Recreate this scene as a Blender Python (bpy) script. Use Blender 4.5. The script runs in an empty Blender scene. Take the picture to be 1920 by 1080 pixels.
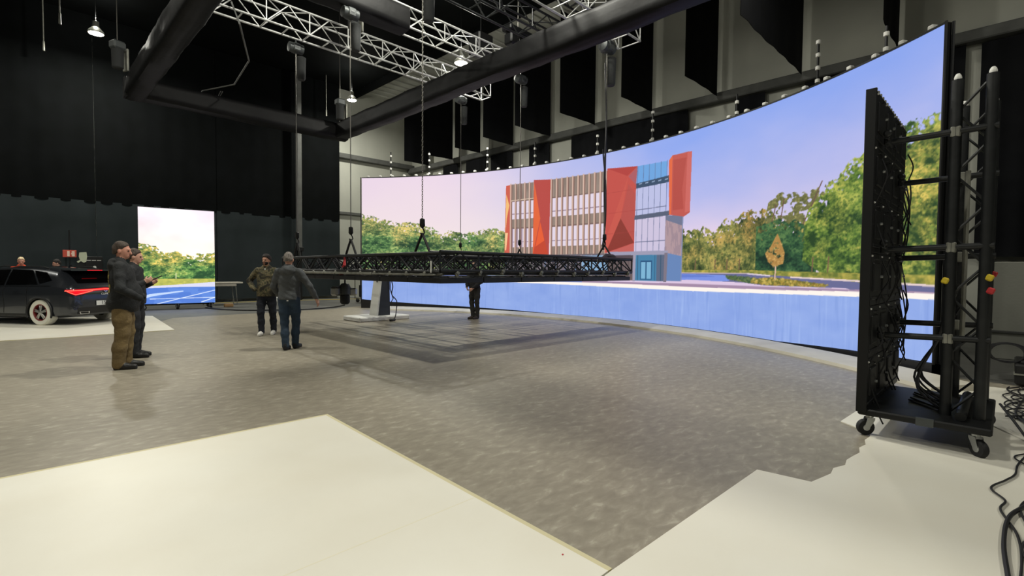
# Virtual-production studio: curved LED wall, lowered truss grid, car, crew.
# World axes follow the room: x runs towards the grey wall, y towards the curtained back wall, z up, metres.
import bpy, math, random
import numpy as np
from mathutils import Matrix, Vector
from mathutils.bvhtree import BVHTree

RAD = math.radians
rnd = random.Random(7)
scene = bpy.context.scene
coll = scene.collection

# ------------------------------------------------------------------ camera
S2 = math.sqrt(.5)
PITCH, ROLL, CAM_H = math.atan(33 / 930.), RAD(.45), 1.5
cp, sp, cr, sr = math.cos(PITCH), math.sin(PITCH), math.cos(ROLL), math.sin(ROLL)
R0, F0, U0 = Vector((S2, -S2, 0)), Vector((S2 * cp, S2 * cp, -sp)), Vector((S2 * sp, S2 * sp, cp))
RV, UV = R0 * cr + U0 * sr, U0 * cr - R0 * sr
cam = bpy.data.objects.new('camera', bpy.data.cameras.new('camera'))
coll.objects.link(cam)
M3 = Matrix((RV, UV, -F0)).transposed().to_4x4()
cam.matrix_world = Matrix.Translation((0, 0, CAM_H)) @ M3
cam.data.sensor_width = 36
cam.data.lens = 930 / 1920 * 36
cam.data.clip_end = 200
scene.camera = cam

# ------------------------------------------------------------------ world and exposure
w = bpy.data.worlds.new('studio_dark')
scene.world = w
w.use_nodes = True
w.node_tree.nodes['Background'].inputs[0].default_value = (.9, 1, .95, 1)
w.node_tree.nodes['Background'].inputs[1].default_value = .012
vs = scene.view_settings
vs.view_transform = 'Standard'
vs.look = 'None'
vs.gamma = 1
vs.exposure = 0
vs.use_curve_mapping = False

# high-bay ceiling lamps of the hall, plus one added out of view: (x, y, z, watts); each gets a fixture further down
HIGH_BAYS = [(2.1, 22.36, 9.5, 420), (11.42, 22.25, 9.5, 320), (10.5, 12.95, 8.3, 420),
             (-7.2, 22.3, 9.5, 260), (-7.2, 13., 9.5, 200), (.2, 11.6, 9.5, 240), (-7.2, 3.7, 9.5, 160),
             (1.6, 4.3, 9.5, 360), (11.2, 3.2, 9.5, 90), (-3.5, -4.5, 9.5, 150), (5.5, -5.2, 9.5, 190), (6.2, 7.6, 9.5, 570)]  # last entry is an added lamp, out of view, to brighten the middle floor


# ------------------------------------------------------------------ helpers
def lin(c):
    return tuple((v / 255 / 12.92 if v <= 10.3 else ((v / 255 + .055) / 1.055) ** 2.4) for v in c)


def mat(name, rgb, rough=.6, metal=0., var=None, bump=None, spec=None, coat=0., emit=None, stretch=None):
    m = bpy.data.materials.new(name)
    m.use_nodes = True
    nt = m.node_tree
    b = nt.nodes['Principled BSDF']
    c = (*lin(rgb), 1)
    b.inputs['Base Color'].default_value = c
    b.inputs['Roughness'].default_value = rough
    b.inputs['Metallic'].default_value = metal
    if spec is not None:
        b.inputs['Specular IOR Level'].default_value = spec
    if coat:
        b.inputs['Coat Weight'].default_value = coat
        b.inputs['Coat Roughness'].default_value = .04
    if emit:
        b.inputs['Emission Color'].default_value = (*lin(emit[0]), 1)
        b.inputs['Emission Strength'].default_value = emit[1]
    if var or bump:
        tc = nt.nodes.new('ShaderNodeTexCoord')
        mp = nt.nodes.new('ShaderNodeMapping')
        nt.links.new(tc.outputs['Object'], mp.inputs[0])
        if stretch:
            mp.inputs['Scale'].default_value = stretch
    if var:      # (scale, second colour, low, high[, detail])
        nz = nt.nodes.new('ShaderNodeTexNoise')
        nz.inputs['Scale'].default_value = var[0]
        nz.inputs['Detail'].default_value = var[4] if len(var) > 4 else 4
        nt.links.new(mp.outputs[0], nz.inputs['Vector'])
        rp = nt.nodes.new('ShaderNodeValToRGB')
        rp.color_ramp.elements[0].position = var[2]
        rp.color_ramp.elements[1].position = var[3]
        rp.color_ramp.elements[0].color = c
        rp.color_ramp.elements[1].color = (*lin(var[1]), 1)
        nt.links.new(nz.outputs['Fac'], rp.inputs[0])
        nt.links.new(rp.outputs[0], b.inputs['Base Color'])
    if bump:     # (scale, strength)
        nb = nt.nodes.new('ShaderNodeTexNoise')
        nb.inputs['Scale'].default_value = bump[0]
        nb.inputs['Detail'].default_value = 3
        nt.links.new(mp.outputs[0], nb.inputs['Vector'])
        bp = nt.nodes.new('ShaderNodeBump')
        bp.inputs['Strength'].default_value = bump[1]
        bp.inputs['Distance'].default_value = .02
        nt.links.new(nb.outputs['Fac'], bp.inputs['Height'])
        nt.links.new(bp.outputs[0], b.inputs['Normal'])
    return m


class MB:
    """collects shapes and links them as one mesh object"""

    def __init__(s):
        s.v, s.f, s.m = [], [], []

    def add(s, vs, fs, mi=0):
        n = len(s.v)
        s.v += [tuple(v) for v in vs]
        s.f += [tuple(i + n for i in f) for f in fs]
        s.m += [mi] * len(fs)
        return s

    def box(s, c, size, rot=None, bev=0., mi=0):
        hx, hy, hz = [d / 2 for d in size]
        vs, fs = [], []
        if bev <= 0:
            vs = [Vector((x, y, z)) for x in (-hx, hx) for y in (-hy, hy) for z in (-hz, hz)]
            fs = [(0, 1, 3, 2), (4, 6, 7, 5), (0, 4, 5, 1), (2, 3, 7, 6), (0, 2, 6, 4), (1, 5, 7, 3)]
        else:
            b = min(bev, .45 * min(size))
            h = (hx, hy, hz)
            ix = {}
            for sx in (-1, 1):
                for sy in (-1, 1):
                    for sz in (-1, 1):
                        sg = (sx, sy, sz)
                        for a in range(3):
                            ix[sg + (a,)] = len(vs)
                            vs.append(Vector([sg[k] * (h[k] if k == a else h[k] - b) for k in range(3)]))
            for a in range(3):
                o1, o2 = [k for k in range(3) if k != a]
                for q in (-1, 1):
                    f = []
                    for p1, p2 in ((-1, -1), (1, -1), (1, 1), (-1, 1)):
                        sg = [0, 0, 0]
                        sg[a], sg[o1], sg[o2] = q, p1, p2
                        f.append(ix[tuple(sg) + (a,)])
                    fs.append(f)
            for a in range(3):          # edges along axis a
                o1, o2 = [k for k in range(3) if k != a]
                for p1 in (-1, 1):
                    for p2 in (-1, 1):
                        s1, s2 = [0, 0, 0], [0, 0, 0]
                        s1[a], s2[a] = -1, 1
                        s1[o1] = s2[o1] = p1
                        s1[o2] = s2[o2] = p2
                        s1, s2 = tuple(s1), tuple(s2)
                        fs.append([ix[s1 + (o1,)], ix[s2 + (o1,)], ix[s2 + (o2,)], ix[s1 + (o2,)]])
            for sx in (-1, 1):
                for sy in (-1, 1):
                    for sz in (-1, 1):
                        fs.append([ix[(sx, sy, sz, a)] for a in range(3)])
            out = []
            for f in fs:
                p = [vs[i] for i in f]
                n = (p[1] - p[0]).cross(p[2] - p[0])
                ctr = sum(p, Vector()) / len(p)
                out.append(f if n.dot(ctr) > 0 else f[::-1])
            fs = out
        if rot is not None:
            vs = [rot @ v for v in vs]
        c = Vector(c)
        return s.add([v + c for v in vs], fs, mi)

    def bb(s, x0, x1, y0, y1, z0, z1, bev=0., mi=0):
        return s.box(((x0 + x1) / 2, (y0 + y1) / 2, (z0 + z1) / 2), (x1 - x0, y1 - y0, z1 - z0), None, bev, mi)

    def tube(s, pts, r, n=8, mi=0, caps=True):
        pts = [Vector(p) for p in pts]
        rs = r if isinstance(r, (list, tuple)) else [r] * len(pts)
        k = len(pts)
        tg = []
        for i in range(k):
            a, b = pts[max(i - 1, 0)], pts[min(i + 1, k - 1)]
            t = (b - a)
            tg.append(t.normalized() if t.length > 1e-9 else Vector((0, 0, 1)))
        up = Vector((0, 0, 1)) if abs(tg[0].z) < .9 else Vector((1, 0, 0))
        nrm = (up - tg[0] * up.dot(tg[0])).normalized()
        vs = []
        for i in range(k):
            nrm = nrm - tg[i] * nrm.dot(tg[i])
            if nrm.length < 1e-6:
                nrm = tg[i].orthogonal()
            nrm.normalize()
            bn = tg[i].cross(nrm)
            for j in range(n):
                a = 2 * math.pi * j / n
                vs.append(pts[i] + (nrm * math.cos(a) + bn * math.sin(a)) * rs[i])
        fs = [(i * n + j, i * n + (j + 1) % n, (i + 1) * n + (j + 1) % n, (i + 1) * n + j) for i in range(k - 1) for j in range(n)]
        if caps:
            fs += [tuple(range(n))[::-1], tuple(range((k - 1) * n, k * n))]
        return s.add(vs, fs, mi)

    def lathe(s, prof, n=24, M=None, mi=0, close=False):
        """prof: list of (radius, height); axis z, moved by matrix M"""
        vs = []
        for r, h in prof:
            for j in range(n):
                a = 2 * math.pi * j / n
                vs.append(Vector((r * math.cos(a), r * math.sin(a), h)))
        k = len(prof)
        fs = [(i * n + j, i * n + (j + 1) % n, (i + 1) * n + (j + 1) % n, (i + 1) * n + j) for i in range(k - 1) for j in range(n)]
        if close:
            fs += [((k - 1) * n + j, (k - 1) * n + (j + 1) % n, (j + 1) % n, j) for j in range(n)]
        else:
            fs += [tuple(range(n))[::-1], tuple(range((k - 1) * n, k * n))]
        if M is not None:
            vs = [M @ v for v in vs]
        return s.add(vs, fs, mi)

    def prism(s, poly, z0, z1, M=None, mi=0):
        n = len(poly)
        area = sum(poly[i][0] * poly[(i + 1) % n][1] - poly[(i + 1) % n][0] * poly[i][1] for i in range(n))
        if area < 0:
            poly = poly[::-1]
        vs = [Vector((x, y, z0)) for x, y in poly] + [Vector((x, y, z1)) for x, y in poly]
        fs = [tuple(range(n))[::-1], tuple(range(n, 2 * n))] + [(i, (i + 1) % n, n + (i + 1) % n, n + i) for i in range(n)]
        if M is not None:
            vs = [M @ v for v in vs]
        return s.add(vs, fs, mi)

    def grid(s, P, mi=0, flip=False):
        """P: rows of points"""
        a, b = len(P), len(P[0])
        fs = [(i * b + j, i * b + j + 1, (i + 1) * b + j + 1, (i + 1) * b + j) for i in range(a - 1) for j in range(b - 1)]
        if flip:
            fs = [f[::-1] for f in fs]
        return s.add([p for r in P for p in r], fs, mi)

    def mesh(s, name, mats, smooth=False):
        me = bpy.data.meshes.new(name)
        me.from_pydata(s.v, [], s.f)
        for m in (mats if isinstance(mats, (list, tuple)) else [mats]):
            me.materials.append(m)
        if any(s.m):
            me.polygons.foreach_set('material_index', s.m)
        if smooth:
            me.polygons.foreach_set('use_smooth', [True] * len(me.polygons))
            try:
                me.set_sharp_from_angle(angle=RAD(40))
            except Exception:
                pass
        me.update()
        return me

    def build(s, name, mats, parent=None, smooth=False, loc=None):
        return inst(name, s.mesh(name, mats, smooth), parent, loc)


def inst(name, me, parent=None, loc=None, rotz=0.):
    o = bpy.data.objects.new(name, me)
    coll.objects.link(o)
    if parent:
        o.parent = parent
    if loc is not None:
        o.location = loc
    if rotz:
        o.rotation_euler = (0, 0, rotz)
    return o


def tag(o, label, cat=None, group=None, kind=None):
    if label:
        o['label'] = label
    if cat:
        o['category'] = cat
    if group:
        o['group'] = group
    if kind:
        o['kind'] = kind
    return o


def thing(name, label, cat, loc=(0, 0, 0), rotz=0., group=None):
    o = bpy.data.objects.new(name, None)
    o.empty_display_size = .2
    coll.objects.link(o)
    o.location = loc
    o.rotation_euler = (0, 0, rotz)
    return tag(o, label, cat, group)


def struct(o):
    o['kind'] = 'structure'
    return o


def copy_tree(o, parent=None):
    c = o.copy()
    coll.objects.link(c)
    c.parent = parent
    for ch in list(o.children):
        copy_tree(ch, c)
    return c


def smooth_pts(pts, k=8):
    """smooth curve through the points"""
    P = [Vector(p) for p in pts]
    out = []
    for i in range(len(P) - 1):
        p0, p1, p2, p3 = P[max(i - 1, 0)], P[i], P[i + 1], P[min(i + 2, len(P) - 1)]
        for q in range(k):
            t = q / k
            out.append(.5 * ((2 * p1) + (p2 - p0) * t + (2 * p0 - 5 * p1 + 4 * p2 - p3) * t * t + (3 * p1 - p0 - 3 * p2 + p3) * t ** 3))
    out.append(P[-1])
    return out


def facing(fx, fy):
    """rotation about z that turns local +y to a heading given across (fx) and away from (fy) the photographer"""
    return math.atan2((-fx + fy) * S2, (fx + fy) * S2) - math.pi / 2


# ------------------------------------------------------------------ materials
def floor_material():
    m = mat('taupe_vinyl', (118, 110, 103), .42)
    nt = m.node_tree
    b = nt.nodes['Principled BSDF']
    tc = nt.nodes.new('ShaderNodeTexCoord')
    mp = nt.nodes.new('ShaderNodeMapping')
    mp.inputs['Rotation'].default_value = (0, 0, RAD(40))
    mp.inputs['Scale'].default_value = (.8, 1.6, 1)
    nt.links.new(tc.outputs['Object'], mp.inputs[0])
    n1 = nt.nodes.new('ShaderNodeTexNoise')
    n1.inputs['Scale'].default_value = 8.5
    n1.inputs['Detail'].default_value = 5
    n1.inputs['Roughness'].default_value = .58
    n1.inputs['Distortion'].default_value = .45
    nt.links.new(mp.outputs[0], n1.inputs['Vector'])
    r1 = nt.nodes.new('ShaderNodeValToRGB')
    for i, (p, c) in enumerate([(.34, (133, 126, 112)), (.5, (142, 135, 120)), (.6, (150, 143, 128)), (.7, (170, 164, 148))]):
        e = r1.color_ramp.elements[i] if i < 2 else r1.color_ramp.elements.new(p)
        e.position, e.color = p, (*lin(c), 1)
    nt.links.new(n1.outputs['Fac'], r1.inputs[0])
    n2 = nt.nodes.new('ShaderNodeTexNoise')
    n2.inputs['Scale'].default_value = .6
    n2.inputs['Detail'].default_value = 3
    nt.links.new(mp.outputs[0], n2.inputs['Vector'])
    mx = nt.nodes.new('ShaderNodeMix')
    mx.data_type = 'RGBA'
    mx.blend_type = 'OVERLAY'
    mx.inputs[0].default_value = .1
    nt.links.new(r1.outputs[0], mx.inputs[6])
    nt.links.new(n2.outputs['Fac'], mx.inputs[7])
    nt.links.new(mx.outputs[2], b.inputs['Base Color'])
    b.inputs['Specular IOR Level'].default_value = .35
    return m


MT = dict(
    vinyl=floor_material(),
    concrete=mat('grey_concrete', (112, 112, 108), .5, var=(1.3, (92, 92, 90), .35, .7), bump=(30, .1)),
    white_floor=mat('white_painted_board', (232, 229, 216), .42, var=(.9, (224, 219, 203), .35, .75, 6)),
    board_edge=mat('raw_board_edge', (205, 196, 158), .7),
    wall=mat('grey_green_plaster', (184, 185, 174), .85, var=(.7, (172, 173, 163), .3, .7), bump=(25, .1)),
    ledge=mat('ledge_grey', (96, 97, 94), .8, var=(3, (80, 81, 78), .3, .7)),
    roof=mat('roof_panel', (208, 209, 200), .8, var=(.6, (186, 187, 180), .3, .7)),
    black=mat('black_molton', (8, 10, 10), .9, var=(1.5, (12, 14, 15), .35, .7), spec=.08),
    blackdrop=mat('black_flag_cloth', (12, 13, 16), .85, var=(2, (17, 18, 21), .35, .7), spec=.15),
    greyblack=mat('charcoal_curtain', (48, 54, 56), .9, var=(.8, (40, 46, 47), .35, .7), spec=.1),
    satin=mat('black_satin_wrap', (9, 9, 10), .55, var=(2.2, (14, 14, 14), .45, .8), bump=(2.5, .5), spec=.2),
    alu=mat('aluminium', (205, 206, 203), .45, .3, var=(14, (180, 181, 178), .4, .7)),
    blacktruss=mat('black_truss_paint', (26, 28, 29), .45, .2, var=(8, (40, 42, 43), .5, .8)),
    dullalu=mat('dull_aluminium', (150, 150, 140), .5, .5, var=(6, (118, 118, 110), .4, .7)),
    blackmetal=mat('black_metal', (18, 19, 20), .5, .3),
    blackplastic=mat('black_plastic', (16, 16, 17), .5),
    rubber=mat('rubber', (24, 24, 25), .7),
    zinc=mat('zinc_plate', (170, 172, 170), .35, .8),
    whiteplastic=mat('white_plastic', (226, 226, 220), .5),
    chain=mat('chain_steel', (120, 118, 112), .4, .8),
    hoist=mat('hoist_grey', (74, 78, 78), .5, .2),
    bag=mat('chain_bag_cloth', (42, 44, 44), .85, bump=(20, .3)),
    red=mat('red_strap', (180, 40, 44), .6),
    sling=mat('black_sling', (20, 20, 20), .8),
    ledback=mat('led_module_back', (20, 21, 23), .5, .1, var=(9, (30, 31, 33), .45, .7)),
    yellow=mat('yellow_tape', (205, 180, 40), .6),
    brown=mat('cardboard', (150, 118, 78), .8),
    skirt=mat('pale_grey_ramp', (196, 191, 176), .55, var=(2.5, (182, 177, 162), .3, .7)),
    cable=mat('cable_rubber', (30, 30, 33), .55),
    lampglow=mat('lamp_glass_glow', (255, 250, 235), .5, emit=((255, 246, 225), 40)),
)
# ------------------------------------------------------------------ the hall
ZC = 11.
struct(MB().bb(-16, 17.4, -14, 25.6, -.25, -.012).build('floor', MT['concrete']))
vin = MB()
vin.prism([(-12, 15.2), (2.1, 15.2), (3.3, 17.6), (8.4, 17.9), (9.8, 18.6), (12.6, 15.), (12.9, 9), (11.8, 3.8), (9.6, .9), (9.2, -4), (-12, -4)], -.0115, 0.)
v = struct(vin.build('floor_vinyl', MT['vinyl']))
v['label'] = 'mottled taupe vinyl floor covering across the studio'

# ceiling: dark over the hall, a pale strip of bare roof along the grey wall
struct(MB().bb(-16, 13., -14, 25.6, ZC, ZC + .2).build('ceiling', MT['black']))
cs = struct(MB().bb(13., 17.4, -14, 25.6, ZC + .05, ZC + .25).build('ceiling_strip', MT['roof']))
rib = MB().box((0, 0, 0), (4.4, .07, .09), None, .02).mesh('roof_rib', MT['roof'])
for i in range(60):
    inst('roof_rib', rib, cs, (15.2, -12 + i * .62, ZC + .01))
struct(MB().bb(13.0, 13.14, -14, 25.3, ZC - .35, ZC + .1, .02).build('trim_1', MT['black']))

wr = MB()
wr.bb(16.75, 17.15, -14, 25.5, -.2, 7.2)
wr.bb(16.75, 17.15, -14, 25.5, 7.2, ZC + .1)
struct(wr.build('wall_right', MT['wall']))
struct(MB().bb(16.42, 16.76, -14, 25.2, 7.12, 7.4, .03).build('trim_2', MT['ledge']))
struct(MB().bb(-16, 17.15, 25.2, 25.6, -.2, ZC + .1).build('wall_back', MT['wall']))
struct(MB().bb(12.1, 16.76, 24.96, 25.21, 7.35, 7.62, .03).build('trim_3', MT['ledge']))
struct(MB().bb(12.1, 16.76, 25.05, 25.21, 4.4, 4.55, .02).build('trim_4', MT['ledge']))


def drape(name, width, z0, z1, fold, amp, m, scallop=0., seed=0):
    """a hanging cloth with folds, local x along its width, two skins so it has thickness"""
    r = random.Random(seed)
    n = max(8, int(width / fold * 6))
    ph = r.random() * 6
    xs = [width * i / n for i in range(n + 1)]

    def yy(x, t):
        return amp * (math.sin(x / fold * 6.283 + ph) + .45 * math.sin(x / fold * 2.7 + ph * 2)) * (.45 + .55 * t)
    rows = []
    nz = 7
    for k in range(nz + 1):
        t = 1 - k / nz
        row = []
        for x in xs:
            zb = z0 + scallop * math.sin(x * 1.7 + ph) * .5
            row.append((x, yy(x, t), zb + (z1 - zb) * k / nz))
        rows.append(row)
    mb = MB()
    mb.grid(rows)
    mb.grid([[(x, y + .012, z) for x, y, z in rw] for rw in rows], flip=True)
    b = len(xs)
    N = b * (nz + 1)
    mb.f += [(j, N + j, N + j + 1, j + 1) for j in range(b - 1)]
    mb.m += [0] * (b - 1)
    return mb.mesh(name, m, True)


# black curtains over the back wall, hung side by side
CUR = [(-15.5, -5.3, 0), (-5.29, -.4, 1), (-.39, 2.2, 2), (2.21, 6.3, 3), (6.31, 9.65, 4), (9.66, 12.0, 5)]
CLAB = ['black stage curtain at the far left end of the back wall', 'black curtain drop behind the bonnet of the dark car',
        'black curtain drop behind the car roof and the red sign', 'black curtain drop behind the small upright screen',
        'black curtain drop between the small screen and the grey column', 'narrow black curtain drop beside the bare grey wall strip']
for (x0, x1, k), lb in zip(CUR, CLAB):
    t = thing('black_curtain', lb, 'curtain', (x0, 24.75, 0), 0, 'black curtains on the back wall')
    inst('cloth', drape('cloth', x1 - x0, 3.95, ZC - .02, .62, .016, MT['black'], 0, k), t)
    inst('lower_cloth', drape('lower_cloth', x1 - x0, .12, 4.02, .75, .025, MT['greyblack'], .0, k + 20), t)
    MB().tube([(0, .06, ZC - .08), (x1 - x0, .06, ZC - .08)], .03).build('rail', MT['black'], t)

# black cloth panels below the ledge of the grey wall: (y0, y1, z0, z1, label)
WD = [(20.6, 21.9, 5.2, 7.1, 'small black cloth under the wall ledge nearest the room corner'),
      (18.45, 19.95, 5.0, 7.1, 'second black cloth from the room corner under the ledge'),
      (16.6, 18.1, 6.1, 7.1, 'short black cloth third from the room corner under the ledge'),
      (14.3, 15.5, 5.4, 7.1, 'fourth black cloth from the room corner under the ledge'),
      (8.0, 13.1, 4.2, 7.1, 'wide black cloth under the ledge above the red building picture'),
      (5.5, 6.4, 4.4, 7.1, 'narrow black cloth alone under the ledge near the screen centre'),
      (1.75, 4.4, 4.0, 7.1, 'black cloth under the ledge behind the screen top right'),
      (.9, 1.7, 1.9, 7.1, 'black cloth hanging beside the right edge of the big screen'),
      (-9.5, .62, 1.9, 7.05, 'wide black cloth behind the truss tower at the right')]
for k, (y0, y1, z0, z1, lb) in enumerate(WD):
    o = inst('black_wall_cloth', drape('black_wall_cloth', y1 - y0, z0, z1, .5, .035, MT['blackdrop'], .04, k + 40), None, (16.55, y0, 0), math.pi / 2)
    tag(o, lb, 'cloth', 'black cloths below the wall ledge')

# sound-absorbing flags hanging at right angles to the grey wall
FL = [(2.2, 14.1, 16.35), (4.45, 11.7, 16.35), (6.95, 14.15, 16.4), (9.3, 14.4, 16.4), (11.8, 14.2, 16.4), (14.15, 14.25, 16.4),
      (16.4, 14.55, 16.4), (18.7, 14.8, 16.4), (20.9, 14.8, 16.4), (23., 14.8, 16.4)]
FLAB = ['black hanging flag at the right above the screen corner', 'widest black hanging flag above the big screen',
        'third black hanging flag from the right above the screen', 'fourth black hanging flag from the right beside the hoist',
        'fifth black hanging flag from the right above the screen', 'sixth black hanging flag from the right above the screen',
        'seventh black hanging flag from the right', 'third black hanging flag from the room corner', 'second black hanging flag from the room corner',
        'black hanging flag nearest the room corner']
for k, ((y, x0, x1), lb) in enumerate(zip(FL, FLAB)):
    t = thing('hanging_flag', lb, 'flag', (x0, y, 7.3), 0, 'black flags along the grey wall')
    inst('cloth', drape('cloth', x1 - x0, 0, ZC - 7.35, .9, .012, MT['blackdrop'], .03, k + 70), t)
    MB().tube([(0, .006, ZC - 7.33), (x1 - x0, .006, ZC - 7.33)], .025).build('batten', MT['blackmetal'], t)

# grey steel column in front of the curtains
t = thing('steel_column', 'slim grey steel column in front of the back curtain', 'column', (9.72, 24.3, 0))
MB().bb(-.11, .11, -.11, .11, 2.5, ZC - .1, .02).build('shaft', MT['ledge'], t)
MB().bb(-.16, .16, -.16, .16, 2.35, 2.55, .02).build('foot_plate', MT['blackmetal'], t)
MB().bb(-.10, .10, -.10, .10, 0, 2.4, .02).build('black_casing', MT['blackmetal'], t)

# yellow safety tape on the floor along the back wall
struct(tag(MB().bb(-9, 9.2, 24.1, 24.22, -.011, -.006).build('floor_tape', MT['yellow']), 'yellow safety tape line along the curtain'))
struct(tag(MB().prism([(9.2, 24.1), (13.4, 23.0), (13.4, 23.12), (9.2, 24.22)], -.011, -.006).build('floor_tape', MT['yellow']), 'yellow safety tape line towards the big screen'))

# ------------------------------------------------------------------ white painted floor boards
def board(name, poly, lb, z0=0., z1=.012, edge=True):
    t = MB()
    t.prism(poly, z0, z1)
    o = t.build(name, [MT['white_floor'], MT['board_edge']])
    if edge:
        mi = [0] * len(o.data.polygons)
        for p in o.data.polygons:
            if abs(p.normal.z) < .5:
                mi[p.index] = 1
        o.data.polygons.foreach_set('material_index', mi)
    return tag(o, lb, 'floor board', 'white painted floor boards')


wl = thing('white_floor_board', 'large white painted board filling the lower left foreground', 'floor board', (0, 0, 0), 0, 'white painted floor boards')
q = MB().prism([(2.2, 4.86), (-9, 5.25), (-9, 1.36), (2.05, 1.36)], .0, .014)
o = q.build('board', [MT['white_floor'], MT['board_edge']], wl)
q = MB()
q.prism([(2.2, 4.86), (2.235, 4.9), (2.085, 1.36), (2.05, 1.36)], .0, .012)
q.prism([(2.2, 4.86), (2.235, 4.9), (-9, 5.28), (-9, 5.25)], .0, .012)
q.build('raw_edge', MT['board_edge'], wl)
MB().prism([(-9, 2.52), (2.09, 2.42), (2.09, 2.428), (-9, 2.53)], .0141, .0143).build('seam', mat('board_seam', (226, 220, 196), .5), wl)

rag = [(3.99, .95)]
for i in range(1, 12):
    f = i / 12
    rag.append((3.99 + (5.62 - 3.99) * f, .95 - .1 * math.sin(f * 3.1) * .6 + rnd.uniform(-.03, .03) - .06 * f))
rag += [(5.62, .86), (5.85, 1.15), (6.75, 1.1), (9.1, .55), (9.3, -6)]
board('white_floor_board', [(-9, 1.355), (2.06, 1.355), (3.94, 1.30)] + rag + [(-9, -6)], 'white painted board under the truss cart with a ragged edge', .0, .008, False)
board('white_floor_board', [(2.67, 14.14), (2.95, 18.6), (2.3, 19.4), (-6, 19.8), (-6, 14.3), (-.25, 14.23), (.65, 14.12)], 'white painted board the dark car is parked on', 0, .012)

# ------------------------------------------------------------------ pale ramp strip at the foot of the LED wall
AC, AR = (-.62, 9.33), 13.114           # centre and radius of the curved screen
A0, A1 = RAD(39.66), RAD(-40.96)


def arc(a, r, z):
    return (AC[0] + r * math.cos(a), AC[1] + r * math.sin(a), z)


rp = thing('floor_ramp', 'pale grey ramp strip curving along the foot of the big screen', 'ramp', arc(RAD(0), 12.3, 0))
NS = 15
base = Vector(rp.location)
for i in range(NS):
    a, b = RAD(35.5) - RAD(80) * i / NS + RAD(.06), RAD(35.5) - RAD(80) * (i + 1) / NS - RAD(-.06)
    mb = MB()
    sec = [(12.38, .001), (12.4, .05), (12.98, .1), (12.98, .001)]
    vs = []
    for k in range(4):
        aa = a + (b - a) * k / 3
        for r, z in sec:
            vs.append(Vector(arc(aa, r, z)) - base)
    fs = []
    for k in range(3):
        for j in range(4):
            fs.append((k * 4 + j, k * 4 + (j + 1) % 4, (k + 1) * 4 + (j + 1) % 4, (k + 1) * 4 + j))
    fs += [(3, 2, 1, 0), (12, 13, 14, 15)]
    mb.add(vs, fs)
    mb.build('segment', MT['skirt'], rp)

tag(MB().prism([(1.99, 1.6), (2.002, 1.602), (2.0, 1.61), (1.992, 1.609)], .0142, .017).build('paint_chip', MT['red']), 'tiny reddish chip lying on the white board', 'chip')
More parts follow.
